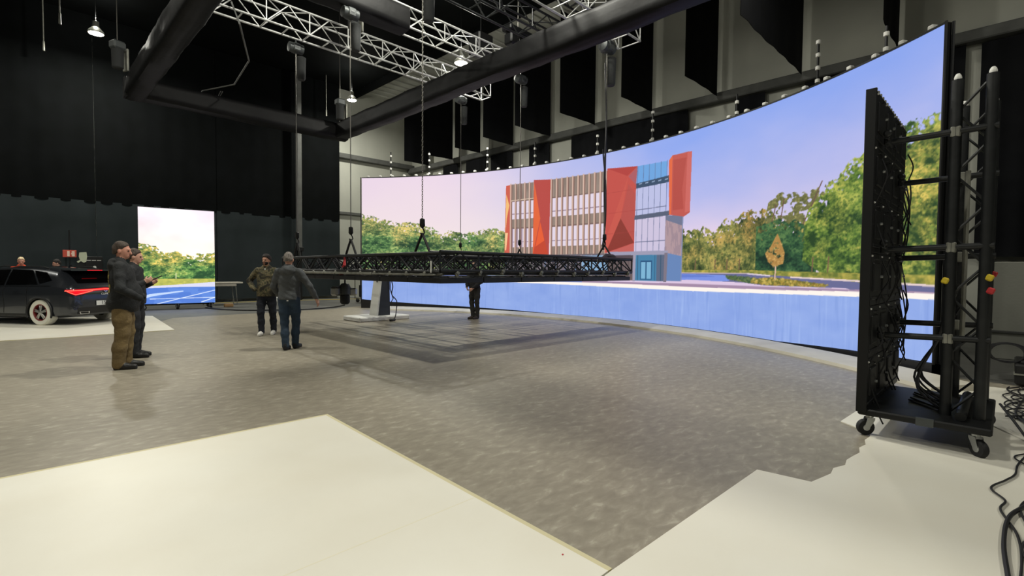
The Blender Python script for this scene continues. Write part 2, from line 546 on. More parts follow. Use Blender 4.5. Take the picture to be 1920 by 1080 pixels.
# ------------------------------------------------------------------ pictures shown on the LED screens
class Canvas:
    """colour values on a regular grid of screen points; x and y in metres on the screen"""

    def __init__(s, x0, x1, nx, y0, y1, ny, seed):
        s.x, s.y = np.linspace(x0, x1, nx), np.linspace(y0, y1, ny)
        s.X, s.Y = np.meshgrid(s.x, s.y)
        s.c = np.zeros((ny, nx, 3))
        s.nx, s.ny = nx, ny
        s.r = np.random.default_rng(seed)
        s.dx, s.dy = s.x[1] - s.x[0], s.y[1] - s.y[0]

    def noise(s, fx, fy, oct=4, gain=.55):
        out, amp, tot = 0, 1., 0
        for o in range(oct):
            gx, gy = fx * 2 ** o, fy * 2 ** o
            nx, ny = int((s.x[-1] - s.x[0]) * gx) + 3, int((s.y[-1] - s.y[0]) * gy) + 3
            g = s.r.random((ny, nx))
            px, py = (s.x - s.x[0]) * gx, (s.y - s.y[0]) * gy
            ix, iy = px.astype(int), py.astype(int)
            tx, ty = px - ix, py - iy
            tx, ty = tx * tx * (3 - 2 * tx), ty * ty * (3 - 2 * ty)
            a = g[iy][:, ix] * (1 - tx) + g[iy][:, ix + 1] * tx
            b = g[iy + 1][:, ix] * (1 - tx) + g[iy + 1][:, ix + 1] * tx
            out = out + amp * (a * (1 - ty)[:, None] + b * ty[:, None])
            tot += amp
            amp *= gain
        return out / tot

    def pm(s, poly):
        """mask of a polygon"""
        m = np.zeros(s.X.shape, bool)
        px, py = [p[0] for p in poly], [p[1] for p in poly]
        i0, i1 = np.searchsorted(s.x, min(px)), np.searchsorted(s.x, max(px), 'right')
        j0, j1 = np.searchsorted(s.y, min(py)), np.searchsorted(s.y, max(py), 'right')
        X, Y = s.X[j0:j1, i0:i1], s.Y[j0:j1, i0:i1]
        sub = m[j0:j1, i0:i1]
        n = len(poly)
        for i in range(n):
            (x1, y1), (x2, y2) = poly[i], poly[(i + 1) % n]
            if y1 == y2:
                continue
            sub ^= ((y1 > Y) != (y2 > Y)) & (X < (x2 - x1) * (Y - y1) / (y2 - y1) + x1)
        return m

    def part(s, x0, x1):
        """the columns between x0 and x1 as a canvas that shares its colours with this one"""
        t = Canvas.__new__(Canvas)
        i0, i1 = np.searchsorted(s.x, x0), np.searchsorted(s.x, x1, 'right')
        t.x, t.y, t.X, t.Y, t.c = s.x[i0:i1], s.y, s.X[:, i0:i1], s.Y[:, i0:i1], s.c[:, i0:i1]
        t.nx, t.ny, t.r, t.dx, t.dy = i1 - i0, s.ny, s.r, s.dx, s.dy
        return t

    def halve(s):
        """average 2 x 2 cells: soft edges"""
        q = lambda a: .25 * (a[::2, ::2] + a[1::2, ::2] + a[::2, 1::2] + a[1::2, 1::2])
        s.X, s.Y, s.c = q(s.X), q(s.Y), q(s.c)
        s.ny, s.nx = s.X.shape
        # stretch so that the outer points lie on the edges again
        x0, x1, y0, y1 = s.x[0], s.x[-1], s.y[0], s.y[-1]
        s.x, s.y = np.linspace(x0, x1, s.nx), np.linspace(y0, y1, s.ny)
        s.X, s.Y = np.meshgrid(s.x, s.y)
        return s

    def put(s, m, col, a=1.):
        col = np.asarray(col, float)
        if m.dtype == bool:
            s.c[m] = s.c[m] * (1 - a) + (col if col.ndim == 1 else col[m]) * a
        else:
            k = (m * a)[..., None]
            s.c = s.c * (1 - k) + col * k

    def poly(s, pts, col, a=1.):
        s.put(s.pm(pts), col, a)

    def line(s, p, q, wd, col, a=1.):
        p, q = np.array(p), np.array(q)
        d = q - p
        L = np.hypot(*d)
        n = np.array([-d[1], d[0]]) / L * wd / 2
        s.poly([p + n, q + n, q - n, p - n], col, a)

    def curve(s, pts):
        """height of a polyline at every column"""
        p = np.array(pts)
        return np.interp(s.x, p[:, 0], p[:, 1])

    def blobs(s, mask, n, rmin, rmax, dark, mid, light, warm=None, warmf=None, flat=.8):
        """leaf clusters: small ragged dabs painted where the mask holds"""
        ys, xs = np.nonzero(mask)
        if not len(ys):
            return
        pick = s.r.integers(0, len(ys), n)
        dark, mid, light = [np.array(v, float) for v in (dark, mid, light)]
        warm = np.array(warm, float) if warm is not None else None
        for k in pick:
            j, i = ys[k], xs[k]
            r = rmin + (rmax - rmin) * s.r.random() ** 2
            rx, ry = max(1, int(r / s.dx)), max(1, int(r * flat / s.dy))
            i0, i1, j0, j1 = max(0, i - rx), min(s.nx, i + rx + 1), max(0, j - ry), min(s.ny, j + ry + 1)
            d = ((np.arange(i0, i1) - i) / rx)[None] ** 2 + ((np.arange(j0, j1) - j) / ry)[:, None] ** 2
            m = d < s.r.random(d.shape) * 1.3
            t = s.r.random()
            L = light
            if warm is not None and s.r.random() < (warmf(s.x[i], s.y[j]) if warmf else .5):
                L = warm
            c = dark + (mid - dark) * t / .5 if t < .5 else mid + (L - mid) * (t - .5) / .5
            sub = s.c[j0:j1, i0:i1]
            sub[m] = sub[m] * .4 + c * .6

    def treeband(s, top, bottom, n, dark, mid, light, warm=None, warmf=None, rmin=.02, rmax=.05, x0=None, x1=None, rough=.12, crown=1.5, tier=1.5):
        if x0 is not None:
            s = s.part(x0, x1)
        tp = s.curve(top) + (s.noise(2.6, 1, 5, .62)[0] - .5) * rough * 2.4
        bt = s.curve(bottom)
        m = (s.Y < tp[None]) & (s.Y > bt[None])
        edge = s.noise(12, 12, 3, .7)
        m &= ~((s.Y > tp[None] - .16) & (edge > .56))
        m &= ~((s.Y > tp[None] - .34) & (edge > .70))
        # light on crowns, branches and leaves
        big, branch, leaf = s.noise(crown, crown * tier, 3), s.noise(5, 5 * tier, 3), s.noise(17, 17 * tier, 3, .75)
        depth = np.clip((tp[None] - s.Y) / np.maximum(tp - bt, .1)[None], 0, 1)
        L = .5 + 1.25 * (big - .5) + 1.0 * (branch - .5) + 1.15 * (leaf - .5) + .16 - .34 * depth
        L = np.clip(L, 0, 1)[..., None]
        dk, md, lt = [np.array(v, float) for v in (dark, mid, light)]
        ltc = np.broadcast_to(lt, s.c.shape).copy()
        if warm is not None:
            wn = s.noise(1.3, 1.6, 3)
            wf = np.vectorize(lambda x, y: warmf(x, y))(s.X[::6, ::6], s.Y[::6, ::6]) if warmf else np.full(s.X[::6, ::6].shape, .5)
            wf = np.repeat(np.repeat(wf, 6, 0), 6, 1)[:s.ny, :s.nx]
            k = np.clip((wn - .5) * 3 + wf * 1.6 - .1, 0, 1)[..., None]
            ltc = lt + (np.array(warm, float) - lt) * k
            md = md + (np.array(warm, float) * .72 - md) * k * .55
        c = np.where(L < .5, dk + (md - dk) * (L / .5), md + (ltc - md) * ((L - .5) / .5))
        s.put(m, c)
        s.blobs(m & (L[..., 0] > .35), n, rmin, rmax, dark, mid, light, warm, warmf)

    def linear(s):
        v = np.clip(s.c, 0, 255) / 255
        return np.where(v <= .04045, v / 12.92, ((v + .055) / 1.055) ** 2.4)


def paint_wall_picture():
    SL = AR * (A0 - A1)
    c = Canvas(0, SL, 2600, 0.05, 5.0, 700, 3)
    X, Y = c.X, c.Y
    # sky: pinkish white at the left, blue at the right, pale at the horizon
    f = np.clip((X - 2.5) / 11, 0, 1)
    f = f * f * (3 - 2 * f)
    up = np.clip((Y - 2.4) / 2.6, 0, 1)
    lowL, topL = np.array([247, 232, 228.]), np.array([236, 216, 232.])
    lowR, topR = np.array([226, 208, 232.]), np.array([140, 166, 238.])
    lo = lowL + (lowR - lowL) * f[..., None]
    hi = topL + (topR - topL) * f[..., None]
    n = c.noise(.5, .9, 4)
    k = np.clip(up ** .75 + (n - .5) * .35, 0, 1)
    c.c[:] = lo + (hi - lo) * k[..., None]
    hz = np.clip((X - 12.5) / 5, 0, 1) * np.clip(1 - np.abs(Y - 3.5) / 1.6, 0, 1) * np.clip((c.noise(.7, 1.6, 4) - .42) * 3, 0, 1)
    c.put(hz, (200, 196, 236), .35)
    # left wood
    c.treeband([(0.04, 3.62), (.47, 3.55), (.72, 3.36), (1.22, 3.42), (1.77, 3.2), (2.43, 3.2), (2.87, 3.1), (3.31, 2.88), (3.76, 2.98), (4.2, 2.86), (4.65, 2.92), (5.2, 2.95), (6.1, 2.9), (6.2, 0)],
               [(0, 1.4), (6.2, 1.4)], 2600, (36, 66, 46), (88, 128, 76), (166, 196, 118), (232, 208, 124),
               lambda x, y: .12 + .3 * (x / 6) + (.35 if y > 2.75 else 0), x0=0, x1=6.1, tier=2.2)
    c.poly([(0, 1.12), (6.2, 1.12), (6.2, 1.5), (0, 1.55)], (150, 160, 90))
    c.poly([(0, 1.12), (10, 1.12), (10, 1.32), (0, 1.32)], (120, 136, 200))
    # right woods
    c.treeband([(12.3, 2.62), (12.6, 2.58), (12.81, 2.42), (12.94, 2.52), (13.18, 2.62), (13.46, 2.52), (13.69, 2.64), (14.03, 2.74), (14.34, 2.8), (14.62, 2.7), (14.84, 2.72), (15.3, 2.6), (16.2, 2.5)],
               [(12.3, 1.48), (18.4, 1.4)], 1500, (40, 56, 36), (92, 104, 56), (178, 168, 92), (206, 160, 88),
               lambda x, y: .35 if 13.4 < x < 14.6 else .15, x0=12.3, x1=16.2, rmin=.015, rmax=.04, crown=2.4, tier=.8, rough=.2)
    # airy crown that stands above the others
    m = (c.Y < c.curve([(14.9, 2.5), (15.0, 2.95), (15.27, 3.12), (15.5, 3.14), (15.72, 3.06), (16.0, 3.1), (16.15, 3.05), (16.32, 3.24), (16.4, 3.0), (16.5, 2.5)])[None]) & (c.Y > 2.5) & (c.X > 14.92) & (c.X < 16.45)
    m &= c.noise(7, 8, 3) > .5
    c.put(m, (112, 112, 70))
    c.blobs(m, 420, .015, .04, (64, 70, 42), (120, 122, 74), (186, 176, 108))
    for p, q_ in (((15.3, 2.4), (15.4, 3.0)), ((15.85, 2.4), (16.28, 3.2)), ((15.1, 2.5), (15.2, 2.9))):
        c.line(p, q_, .025, (110, 84, 72))
    c.treeband([(14.6, 2.4), (15.2, 2.55), (16.3, 2.5)], [(14.6, 1.45), (16.3, 1.45)], 500, (22, 48, 38), (48, 86, 56), (92, 128, 76), x0=14.7, x1=16.2, rmin=.015, rmax=.04)
    # the big oak at the right
    c.treeband([(15.85, 1.9), (15.95, 2.6), (16.1, 2.78), (16.34, 2.86), (16.45, 3.05), (16.66, 3.26), (16.82, 3.44), (16.98, 3.55), (17.18, 3.6), (17.9, 3.75), (18.2, 3.84), (18.5, 3.74)],
               [(15.85, 1.75), (16.3, 1.5), (18.5, 1.42)], 1800, (38, 66, 34), (98, 128, 54), (178, 186, 88), (226, 200, 100),
               lambda x, y: .12 + .35 * max(0, x - 17.4) + (.3 if y > 3.0 else 0), x0=15.88, x1=18.5, rmin=.015, rmax=.045, crown=2, tier=1.3, rough=.16)
    c.poly([(17.32, 1.4), (17.48, 1.4), (17.44, 1.75), (17.36, 1.75)], (70, 54, 42))
    for x_ in (16.1, 16.45, 13.55, 13.9, 12.95, 14.25):
        c.line((x_, 1.45), (x_ + .02, 1.8), .03, (120, 96, 70))
    # lawn, road, kerbs, planted island
    g = c.noise(10, 12, 3)[..., None]
    gr = np.array([104, 116, 52.]) + (np.array([196, 178, 84.]) - np.array([104, 116, 52.])) * np.clip(g * 1.8 - .45, 0, 1)
    c.put((Y < c.curve([(12.5, 1.55), (14.5, 1.55), (15.84, 1.52), (17.2, 1.5), (18.5, 1.48)])[None]) & (Y > 1.2) & (X > 12.4), gr)
    c.poly([(12.4, 1.46), (14.5, 1.47), (15.84, 1.41), (17.2, 1.34), (18.5, 1.33), (18.5, 1.1), (12.4, 1.1)], (104, 106, 148))
    c.line((12.4, 1.475), (14.48, 1.475), .02, (196, 178, 190))
    c.line((14.48, 1.47), (15.1, 1.43), .03, (222, 208, 220))
    c.line((15.6, 1.41), (18.5, 1.325), .03, (232, 210, 208))
    c.poly([(12.4, 1.455), (13.88, 1.43), (14.0, 1.3), (12.4, 1.2)], (122, 146, 226))
    c.poly([(12.4, 1.44), (13.3, 1.42), (13.6, 1.39), (12.4, 1.35)], (98, 122, 204), .8)
    m = c.pm([(13.88, 1.42), (14.77, 1.37), (15.2, 1.4), (15.85, 1.34), (16.51, 1.28), (16.34, 1.24), (15.06, 1.235), (14.49, 1.27), (13.96, 1.34)])
    c.put(m, (110, 110, 50))
    c.blobs(m & (X < 14.7), 160, .03, .06, (44, 70, 50), (78, 108, 70), (130, 140, 90))
    c.blobs(m & (X > 14.6), 260, .02, .05, (120, 96, 40), (190, 160, 70), (240, 214, 120))
    c.poly([(9.0, 1.24), (12.9, 1.3), (14.4, 1.27), (15.0, 1.22), (16.85, 1.235), (17.0, 1.2), (9, 1.16)], (222, 200, 226))
    c.poly([(9.0, 1.19), (12.9, 1.2), (15.0, 1.2), (17.2, 1.22), (18.5, 1.24), (18.5, 1.15), (9, 1.1)], (164, 138, 166))
    # young amber tree
    c.line((15.24, 1.78), (15.22, 1.36), .035, (214, 182, 160))
    m = c.pm([(15.26, 2.3), (15.36, 2.1), (15.45, 1.9), (15.42, 1.68), (15.18, 1.62), (15.04, 1.72), (14.95, 1.9), (15.1, 2.05), (15.19, 2.2)])
    c.put(m & (c.noise(9, 9, 3) > .36), (176, 134, 74))
    c.blobs(m, 260, .012, .035, (138, 98, 52), (190, 148, 82), (232, 192, 120))
    # ------------- the building
    RD, RL, RDK, OR = (184, 76, 70), (204, 96, 82), (140, 58, 50), (228, 104, 62)
    c.poly([(5.93, 4.43), (6.11, 4.45), (6.09, 2.04), (5.88, 2.04)], (206, 96, 78))
    c.poly([(5.94, 4.15), (6.07, 3.75), (5.97, 3.3), (5.92, 2.75)], (244, 190, 122))
    c.poly([(5.9, 2.8), (6.02, 2.8), (5.95, 2.2), (5.9, 2.2)], (250, 200, 150))

    def facade(x0, x1, top, bays, r):
        wood = np.array([122, 108, 100.]) + (np.array([168, 150, 138.]) - np.array([122, 108, 100.])) * c.noise(22, 2, 3)[..., None]
        c.put(c.pm([(x0, top), (x1, top), (x1, 2.02), (x0, 2.02)]), wood)
        for zb, zt in ((2.3, 2.94), (3.26, 3.87)):
            c.poly([(x0, zt), (x1, zt), (x1, zb), (x0, zb)], (226, 214, 230))
            c.poly([(x0, zb + .19), (x1, zb + .19), (x1, zb + .165), (x0, zb + .165)], (140, 118, 134))
            c.poly([(x0, zt + .03), (x1, zt + .03), (x1, zt - .01), (x0, zt - .01)], (120, 98, 92))
        for i in range(bays + 1):
            x_ = x0 + (x1 - x0) * i / bays
            c.poly([(x_ - .035, top + .03), (x_ + .02, top + .03), (x_ + .02, 2.02), (x_ - .035, 2.02)], (208, 176, 160))
            c.poly([(x_ + .02, top), (x_ + .055, top), (x_ + .055, 2.02), (x_ + .02, 2.02)], (126, 92, 84))
            if r:
                c.poly([(x_ + .06, 2.94), (x_ + .1, 2.94), (x_ + .1, 2.3), (x_ + .06, 2.3)], (150, 128, 140))
    facade(6.13, 7.08, 4.46, 5, 1)
    c.line((6.13, 3.9), (7.05, 3.93), .03, (214, 190, 170))
    c.poly([(7.06, 4.53), (7.73, 4.48), (7.69, 2.02), (7.04, 2.03)], RD)
    c.poly([(7.08, 4.45), (7.33, 3.23), (7.04, 2.03)], OR)
    c.poly([(7.33, 3.12), (7.66, 2.02), (7.04, 2.03)], (196, 74, 52))
    c.poly([(7.33, 3.12), (7.5, 2.5), (7.14, 2.3)], (232, 96, 56))
    facade(7.76, 9.86, 4.47, 10, 0)
    c.poly([(9.9, 4.54), (10.99, 4.44), (10.92, 2.05), (9.84, 2.05)], (194, 82, 74))
    c.poly([(9.92, 4.53), (10.63, 4.22), (10.99, 4.44)], (178, 66, 62))
    c.poly([(10.67, 4.2), (11.0, 3.87), (10.99, 4.44)], (172, 92, 100))
    c.poly([(10.68, 3.99), (10.99, 3.6), (10.93, 2.36), (10.41, 3.01)], (182, 82, 76))
    c.poly([(10.66, 4.2), (10.41, 3.01), (9.86, 2.05), (9.86, 2.4)], (206, 96, 80), .5)
    c.poly([(10.41, 3.03), (10.91, 2.31), (9.9, 2.06)], RDK)
    c.poly([(9.95, 2.06), (10.93, 2.3), (10.92, 2.05)], (196, 96, 90))
    for z_ in (2.6, 3.2, 3.8):
        c.line((9.86, z_), (10.95, z_ + .02), .012, (170, 66, 62), .7)
    # glazed stair
    c.poly([(10.99, 4.44), (11.99, 4.41), (11.99, 4.0), (10.95, 3.96)], (110, 164, 222))
    c.poly([(10.95, 3.86), (12.0, 3.88), (11.98, 3.05), (10.93, 3.05)], (188, 192, 228))
    c.poly([(10.92, 2.99), (12.0, 3.0), (11.97, 2.05), (10.91, 2.05)], (206, 196, 222))
    for i in range(6):
        x_ = 10.97 + i * .2
        c.line((x_, 2.05), (x_ + .03, 4.43), .016, (92, 104, 140), .85)
    for z_ in (2.32, 3.22):
        c.line((10.93, z_), (12, z_ + .01), .02, (104, 108, 138))
    c.poly([(10.95, 3.96), (12.16, 4.03), (12.14, 3.85), (10.95, 3.82)], (58, 78, 104))
    for i in range(5):
        c.line((11.05 + i * .22, 3.93), (11.15 + i * .22, 3.94), .03, (150, 170, 200))
    c.poly([(10.92, 3.07), (12.12, 3.1), (12.1, 2.98), (10.9, 2.95)], (88, 96, 118))
    # concrete side, blue in its lower shade
    c.poly([(11.98, 2.98), (12.54, 2.94), (12.5, 1.26), (11.96, 1.26)], (176, 150, 156))
    c.put(c.pm([(11.98, 2.98), (12.54, 2.94), (12.5, 1.26), (11.96, 1.26)]) & (c.noise(14, 3, 3) > .55), (160, 138, 148))
    c.poly([(12.01, 2.0), (12.52, 1.9), (12.5, 1.26), (11.96, 1.26)], (104, 134, 184))
    c.poly([(11.98, 2.98), (12.54, 2.94), (12.52, 2.68), (11.99, 2.86)], (112, 118, 144))
    c.line((12.52, 1.26), (12.54, 2.94), .03, (130, 140, 176))
    c.poly([(12.05, 4.40), (12.17, 4.52), (12.79, 4.51), (12.76, 2.99), (12.57, 2.90), (12.09, 2.99)], (192, 88, 80))
    c.poly([(12.05, 4.40), (12.17, 4.52), (12.16, 2.99), (12.09, 2.99)], (226, 104, 66))
    c.poly([(12.2, 4.4), (12.62, 4.38), (12.5, 3.6), (12.55, 3.1), (12.2, 3.1)], (178, 74, 66), .8)
    c.poly([(12.65, 4.5), (12.79, 4.51), (12.76, 3.02), (12.6, 3.0)], (210, 110, 104), .7)
    # ground floor
    c.poly([(5.89, 2.03), (9.97, 2.03), (9.97, 1.2), (5.9, 1.2)], (112, 104, 112))
    for i in range(20):
        c.line((5.95 + i * .2, 1.25), (5.95 + i * .2, 2.0), .05, (148, 136, 140) if i % 2 else (96, 112, 140))
    c.poly([(8.97, 1.97), (9.96, 1.97), (9.97, 1.5), (8.98, 1.5)], (136, 172, 206))
    c.poly([(9.96, 2.0), (10.92, 2.0), (10.9, 1.24), (9.97, 1.24)], (112, 98, 98))
    for i in range(9):
        c.line((10.02 + i * .1, 1.25), (10.02 + i * .1, 1.9), .022, (92, 78, 80))
    c.poly([(9.96, 2.0), (10.92, 2.0), (10.92, 1.85), (9.96, 1.9)], (84, 74, 82))
    c.poly([(10.96, 1.98), (11.98, 1.98), (11.95, 1.24), (10.94, 1.24)], (70, 128, 166))
    c.poly([(11.7, 1.98), (11.98, 1.98), (11.95, 1.24), (11.7, 1.24)], (92, 104, 128))
    c.poly([(11.14, 1.8), (11.55, 1.8), (11.54, 1.27), (11.14, 1.27)], (46, 88, 128))
    for x_ in (11.17, 11.36):
        c.poly([(x_, 1.76), (x_ + .15, 1.76), (x_ + .15, 1.3), (x_, 1.3)], (126, 180, 212))
    for x_ in (11.05, 11.64, 11.84):
        c.line((x_, 1.25), (x_, 1.97), .02, (48, 84, 110))
    c.poly([(9.96, 2.07), (12.07, 2.06), (12.07, 1.95), (9.96, 1.97)], (158, 156, 180))
    c.poly([(10.88, 2.0), (10.98, 2.0), (10.96, 1.22), (10.87, 1.22)], (160, 156, 176))
    c.poly([(11.96, 2.0), (12.07, 2.0), (12.04, 1.22), (11.94, 1.22)], (126, 118, 132))
    # ------------- parapet and the blue concrete wall below
    pt = c.curve([(0, 1.16), (5.99, 1.15), (10.39, 1.14), (12.93, 1.12), (15.2, 1.14), (17.17, 1.19), (18.5, 1.22)])
    pb = c.curve([(0, 1.12), (5.99, 1.09), (10.39, 1.03), (12.93, 1.02), (15.2, 1.06), (17.17, 1.10), (18.5, 1.13)])
    c.put((Y < pt[None]) & (X > 5.2), (255, 246, 238))
    n1, n2 = c.noise(5, .7, 4), c.noise(1.2, 2., 4)
    wallc = np.array([136, 163, 228.]) + (np.array([152, 177, 235.]) - np.array([136, 163, 228.])) * np.clip(n2 * 1.6 - .3, 0, 1)[..., None]
    c.put(Y < pb[None], wallc)
    st = np.clip((c.noise(22, .8, 2) - .6) * 6, 0, 1) * np.clip(n1 * 2.4 - .9, 0, 1)
    c.put((Y < pb[None]) * st, (176, 200, 246), .5)
    sd = np.clip((c.noise(20, 1.1, 2) - .66) * 5, 0, 1) * (Y < pb[None])
    c.put(sd, (118, 146, 214), .35)
    return c.halve()


def paint_small_picture(w, h):
    c = Canvas(0, w, 420, 0, h, 600, 11)
    X, Y = c.X, c.Y
    n = c.noise(.9, 1.4, 4)[..., None]
    t = np.clip((Y / h - .5) / .5, 0, 1)[..., None]
    c.c[:] = np.array([255, 246, 232.]) + (np.array([252, 236, 246.]) - np.array([255, 246, 232.])) * t + (n - .5) * np.array([-40, -44, -36.])
    c.treeband([(0, 2.12), (.5, 2.1), (.62, 1.92), (.95, 1.88), (1.3, 1.86), (1.55, 1.78), (1.8, 1.86), (2.3, 1.82)], [(0, .85), (2.3, .85)], 700,
               (44, 80, 50), (98, 146, 78), (192, 212, 112), (255, 216, 112), lambda x, y: .75 if y > 1.6 else (.35 if y > 1.35 else .05), rmin=.012, rmax=.04, rough=.09, crown=2, tier=1.8)
    c.blobs(c.pm([(.8, .95), (1.3, .95), (1.42, 1.1), (1.15, 1.5), (1.0, 1.55), (.75, 1.15)]), 160, .015, .04, (110, 136, 70), (164, 184, 96), (226, 222, 140))
    c.line((1.08, .75), (1.08, 1.1), .03, (210, 210, 170))
    gn = c.noise(9, 14, 3)[..., None]
    c.put(Y < .9, np.array([150, 160, 80.]) + gn * np.array([70, 50, 20.]))
    c.poly([(0, .62), (1.0, .68), (2.3, .78), (2.3, 0), (0, 0)], (214, 214, 236))
    c.poly([(0, .56), (1.3, .60), (2.3, .60), (2.3, 0), (0, 0)], (84, 124, 208))
    c.put((c.noise(3, 8, 3) > .55) & (Y < .56), (96, 136, 216))
    W = (220, 232, 252)
    c.poly([(0, .22), (.3, .36), (1.3, .47), (1.3, .43), (.4, .28), (0, .16)], (190, 210, 246))
    c.line((.3, .18), (2.3, .2), .02, W)
    c.line((.5, 0), (2.3, .47), .025, W)
    c.line((1.85, .03), (2.3, .2), .03, W)
    return c.halve()


def screen_material(name, strength):
    m = bpy.data.materials.new(name)
    m.use_nodes = True
    nt = m.node_tree
    b = nt.nodes['Principled BSDF']
    at = nt.nodes.new('ShaderNodeAttribute')
    at.attribute_name = 'picture'
    b.inputs['Base Color'].default_value = (.01, .01, .01, 1)
    b.inputs['Roughness'].default_value = .6
    b.inputs['Specular IOR Level'].default_value = .1
    nt.links.new(at.outputs['Color'], b.inputs['Emission Color'])
    b.inputs['Emission Strength'].default_value = strength
    m.cycles.emission_sampling = 'NONE'
    return m


def screen_mesh(name, c, P, m):
    """P: (ny, nx, 3) points"""
    ny, nx = c.ny, c.nx
    me = bpy.data.meshes.new(name)
    nv, nf = nx * ny, (nx - 1) * (ny - 1)
    me.vertices.add(nv)
    me.vertices.foreach_set('co', P.reshape(-1).astype(np.float32))
    ii, jj = np.meshgrid(np.arange(nx - 1), np.arange(ny - 1))
    a = (jj * nx + ii).reshape(-1)
    quads = np.stack([a, a + 1, a + nx + 1, a + nx], 1)
    me.loops.add(nf * 4)
    me.polygons.add(nf)
    me.loops.foreach_set('vertex_index', quads.reshape(-1).astype(np.int32))
    me.polygons.foreach_set('loop_start', np.arange(0, nf * 4, 4, dtype=np.int32))
    me.update(calc_edges=True)
    at = me.attributes.new('picture', 'FLOAT_COLOR', 'POINT')
    rgba = np.ones((nv, 4), np.float32)
    rgba[:, :3] = c.linear().reshape(-1, 3)
    at.data.foreach_set('color', rgba.reshape(-1))
    me.materials.append(m)
    return me


# ------------------------------------------------------------------ the curved LED wall
cv = paint_wall_picture()
LW = thing('led_wall', 'huge curved LED wall showing a red building and trees', 'led screen', arc(0, AR, 0))
lw0 = np.array(LW.location)
zbot = np.interp(cv.x, [0, 1.1, 2.65, 4.8, 8, 15.3, 17, 18.5], [.34, .26, .2, .15, .09, .09, .17, .22])
ang = A0 - cv.x / AR
# grid rows run from the bottom edge to the top edge; the lowest rows bend with the edge
vv = (cv.y - cv.y[0]) / (cv.y[-1] - cv.y[0])
Z = np.where(cv.Y > 1.0, cv.Y, zbot[None] + (1.0 - zbot[None]) * (cv.Y - cv.y[0]) / (1.0 - cv.y[0]))
P = np.stack([np.broadcast_to(AC[0] + AR * np.cos(ang), Z.shape), np.broadcast_to(AC[1] + AR * np.sin(ang), Z.shape), Z], -1) - lw0
inst('display', screen_mesh('display', cv, P, screen_material('led_wall_picture', 1.)), LW)
hb = MB()
N = 74
sec = lambda a, zb: [(AR + .004, zb), (AR + .10, zb), (AR + .10, 5.03), (AR - .012, 5.03), (AR - .012, 5.0), (AR + .004, 5.0)]
rows = []
for i in range(N + 1):
    a = A0 + (A1 - A0) * i / N
    zb = float(np.interp(AR * (A0 - a), cv.x, zbot)) - .015
    rows.append([Vector(arc(a, r, z)) - Vector(lw0) for r, z in sec(a, zb)])
hb.grid([r + [r[0]] for r in rows])
hb.f += [tuple(range(6)), tuple(range(N * 7, N * 7 + 6))[::-1]]
hb.m += [0, 0]
hb.build('housing', MT['blackmetal'], LW)
for a, s_ in ((A0 + RAD(.12), 0), (A1 - RAD(.12), 1)):
    e = MB()
    p = [Vector(arc(a, AR - .012, 0)) - Vector(lw0), Vector(arc(a, AR + .1, 0)) - Vector(lw0)]
    e.tube([p[0] + Vector((0, 0, .2)), p[0] + Vector((0, 0, 5.03))], .02, 6)
    e.tube([p[1] + Vector((0, 0, .2)), p[1] + Vector((0, 0, 5.03))], .02, 6)
    e.build('end_profile', MT['blackmetal'], LW)
bs = MB()
rows = []
for i in range(41):
    a = A0 + RAD(.1) + (A1 - A0 - RAD(.2)) * i / 40
    zb = float(np.interp(AR * (A0 - a), cv.x, zbot)) - .01
    rows.append([Vector(arc(a, r, z)) - Vector(lw0) for r, z in ((AR - .03, 0), (AR - .03, zb), (AR + .3, zb), (AR + .3, 0), (AR - .03, 0))])
bs.grid(rows)
bs.build('base', MT['blackplastic'], LW)
clip = MB().box((0, 0, .035), (.1, .09, .07), None, .015).mesh('clip', MT['whiteplastic'])
for i in range(38):
    a = A0 + (A1 - A0) * (i + .5) / 38
    inst('clip', clip, LW, Vector(arc(a, AR + .05, 5.03)) - Vector(lw0), a)
for s_, h_ in ((1.14, .95), (2.71, .88), (5.12, .8), (7.05, .78), (9.47, .62), (11.43, .85), (14.03, .5), (16.04, .8), (17.41, .45)):
    a = A0 - s_ / AR
    po = Vector(arc(a, AR + .07, 5.03)) - Vector(lw0)
    pst = MB().tube([(0, 0, 0), (0, 0, h_)], .022, 8).build('pickup_post', MT['blackmetal'], LW, False, po)
    for z_ in np.arange(.08, h_ + .01, .24):
        MB().lathe([(.02, -.04), (.042, -.03), (.042, .03), (.02, .04)], 10).build('white_collar', MT['whiteplastic'], pst, True, (0, 0, float(z_)))

# ------------------------------------------------------------------ the small LED screen on a wheeled frame
SW, SH = 2.3, 3.43
c2 = paint_small_picture(SW, SH)
ts = thing('led_screen_cart', 'small upright LED screen on castors showing trees and a road', 'led screen', (3.07, 21.7, 0), math.atan2(-.4, 2.25))
P = np.stack([c2.X, np.full_like(c2.X, -.06), c2.Y + .2], -1)
inst('display', screen_mesh('display', c2, P, screen_material('small_screen_picture', 1.15)), ts)
MB().bb(-.01, SW + .01, -.055, .06, .19, SH + .215, .01).build('housing', MT['blackmetal'], ts)
fr = MB()
for x_ in (.1, 1.1, 2.15):
    fr.bb(x_ - .04, x_ + .04, -.05, .55, .14, .185, .008)
    fr.bb(x_ - .04, x_ + .04, -.28, -.05, .19, .2, .003)
    fr.tube([(x_, .5, .18), (x_, .08, 2.2)], .025)
fr.bb(.02, SW - .02, .08, .14, .14, .19, .008)
fr.build('frame', MT['blackmetal'], ts)


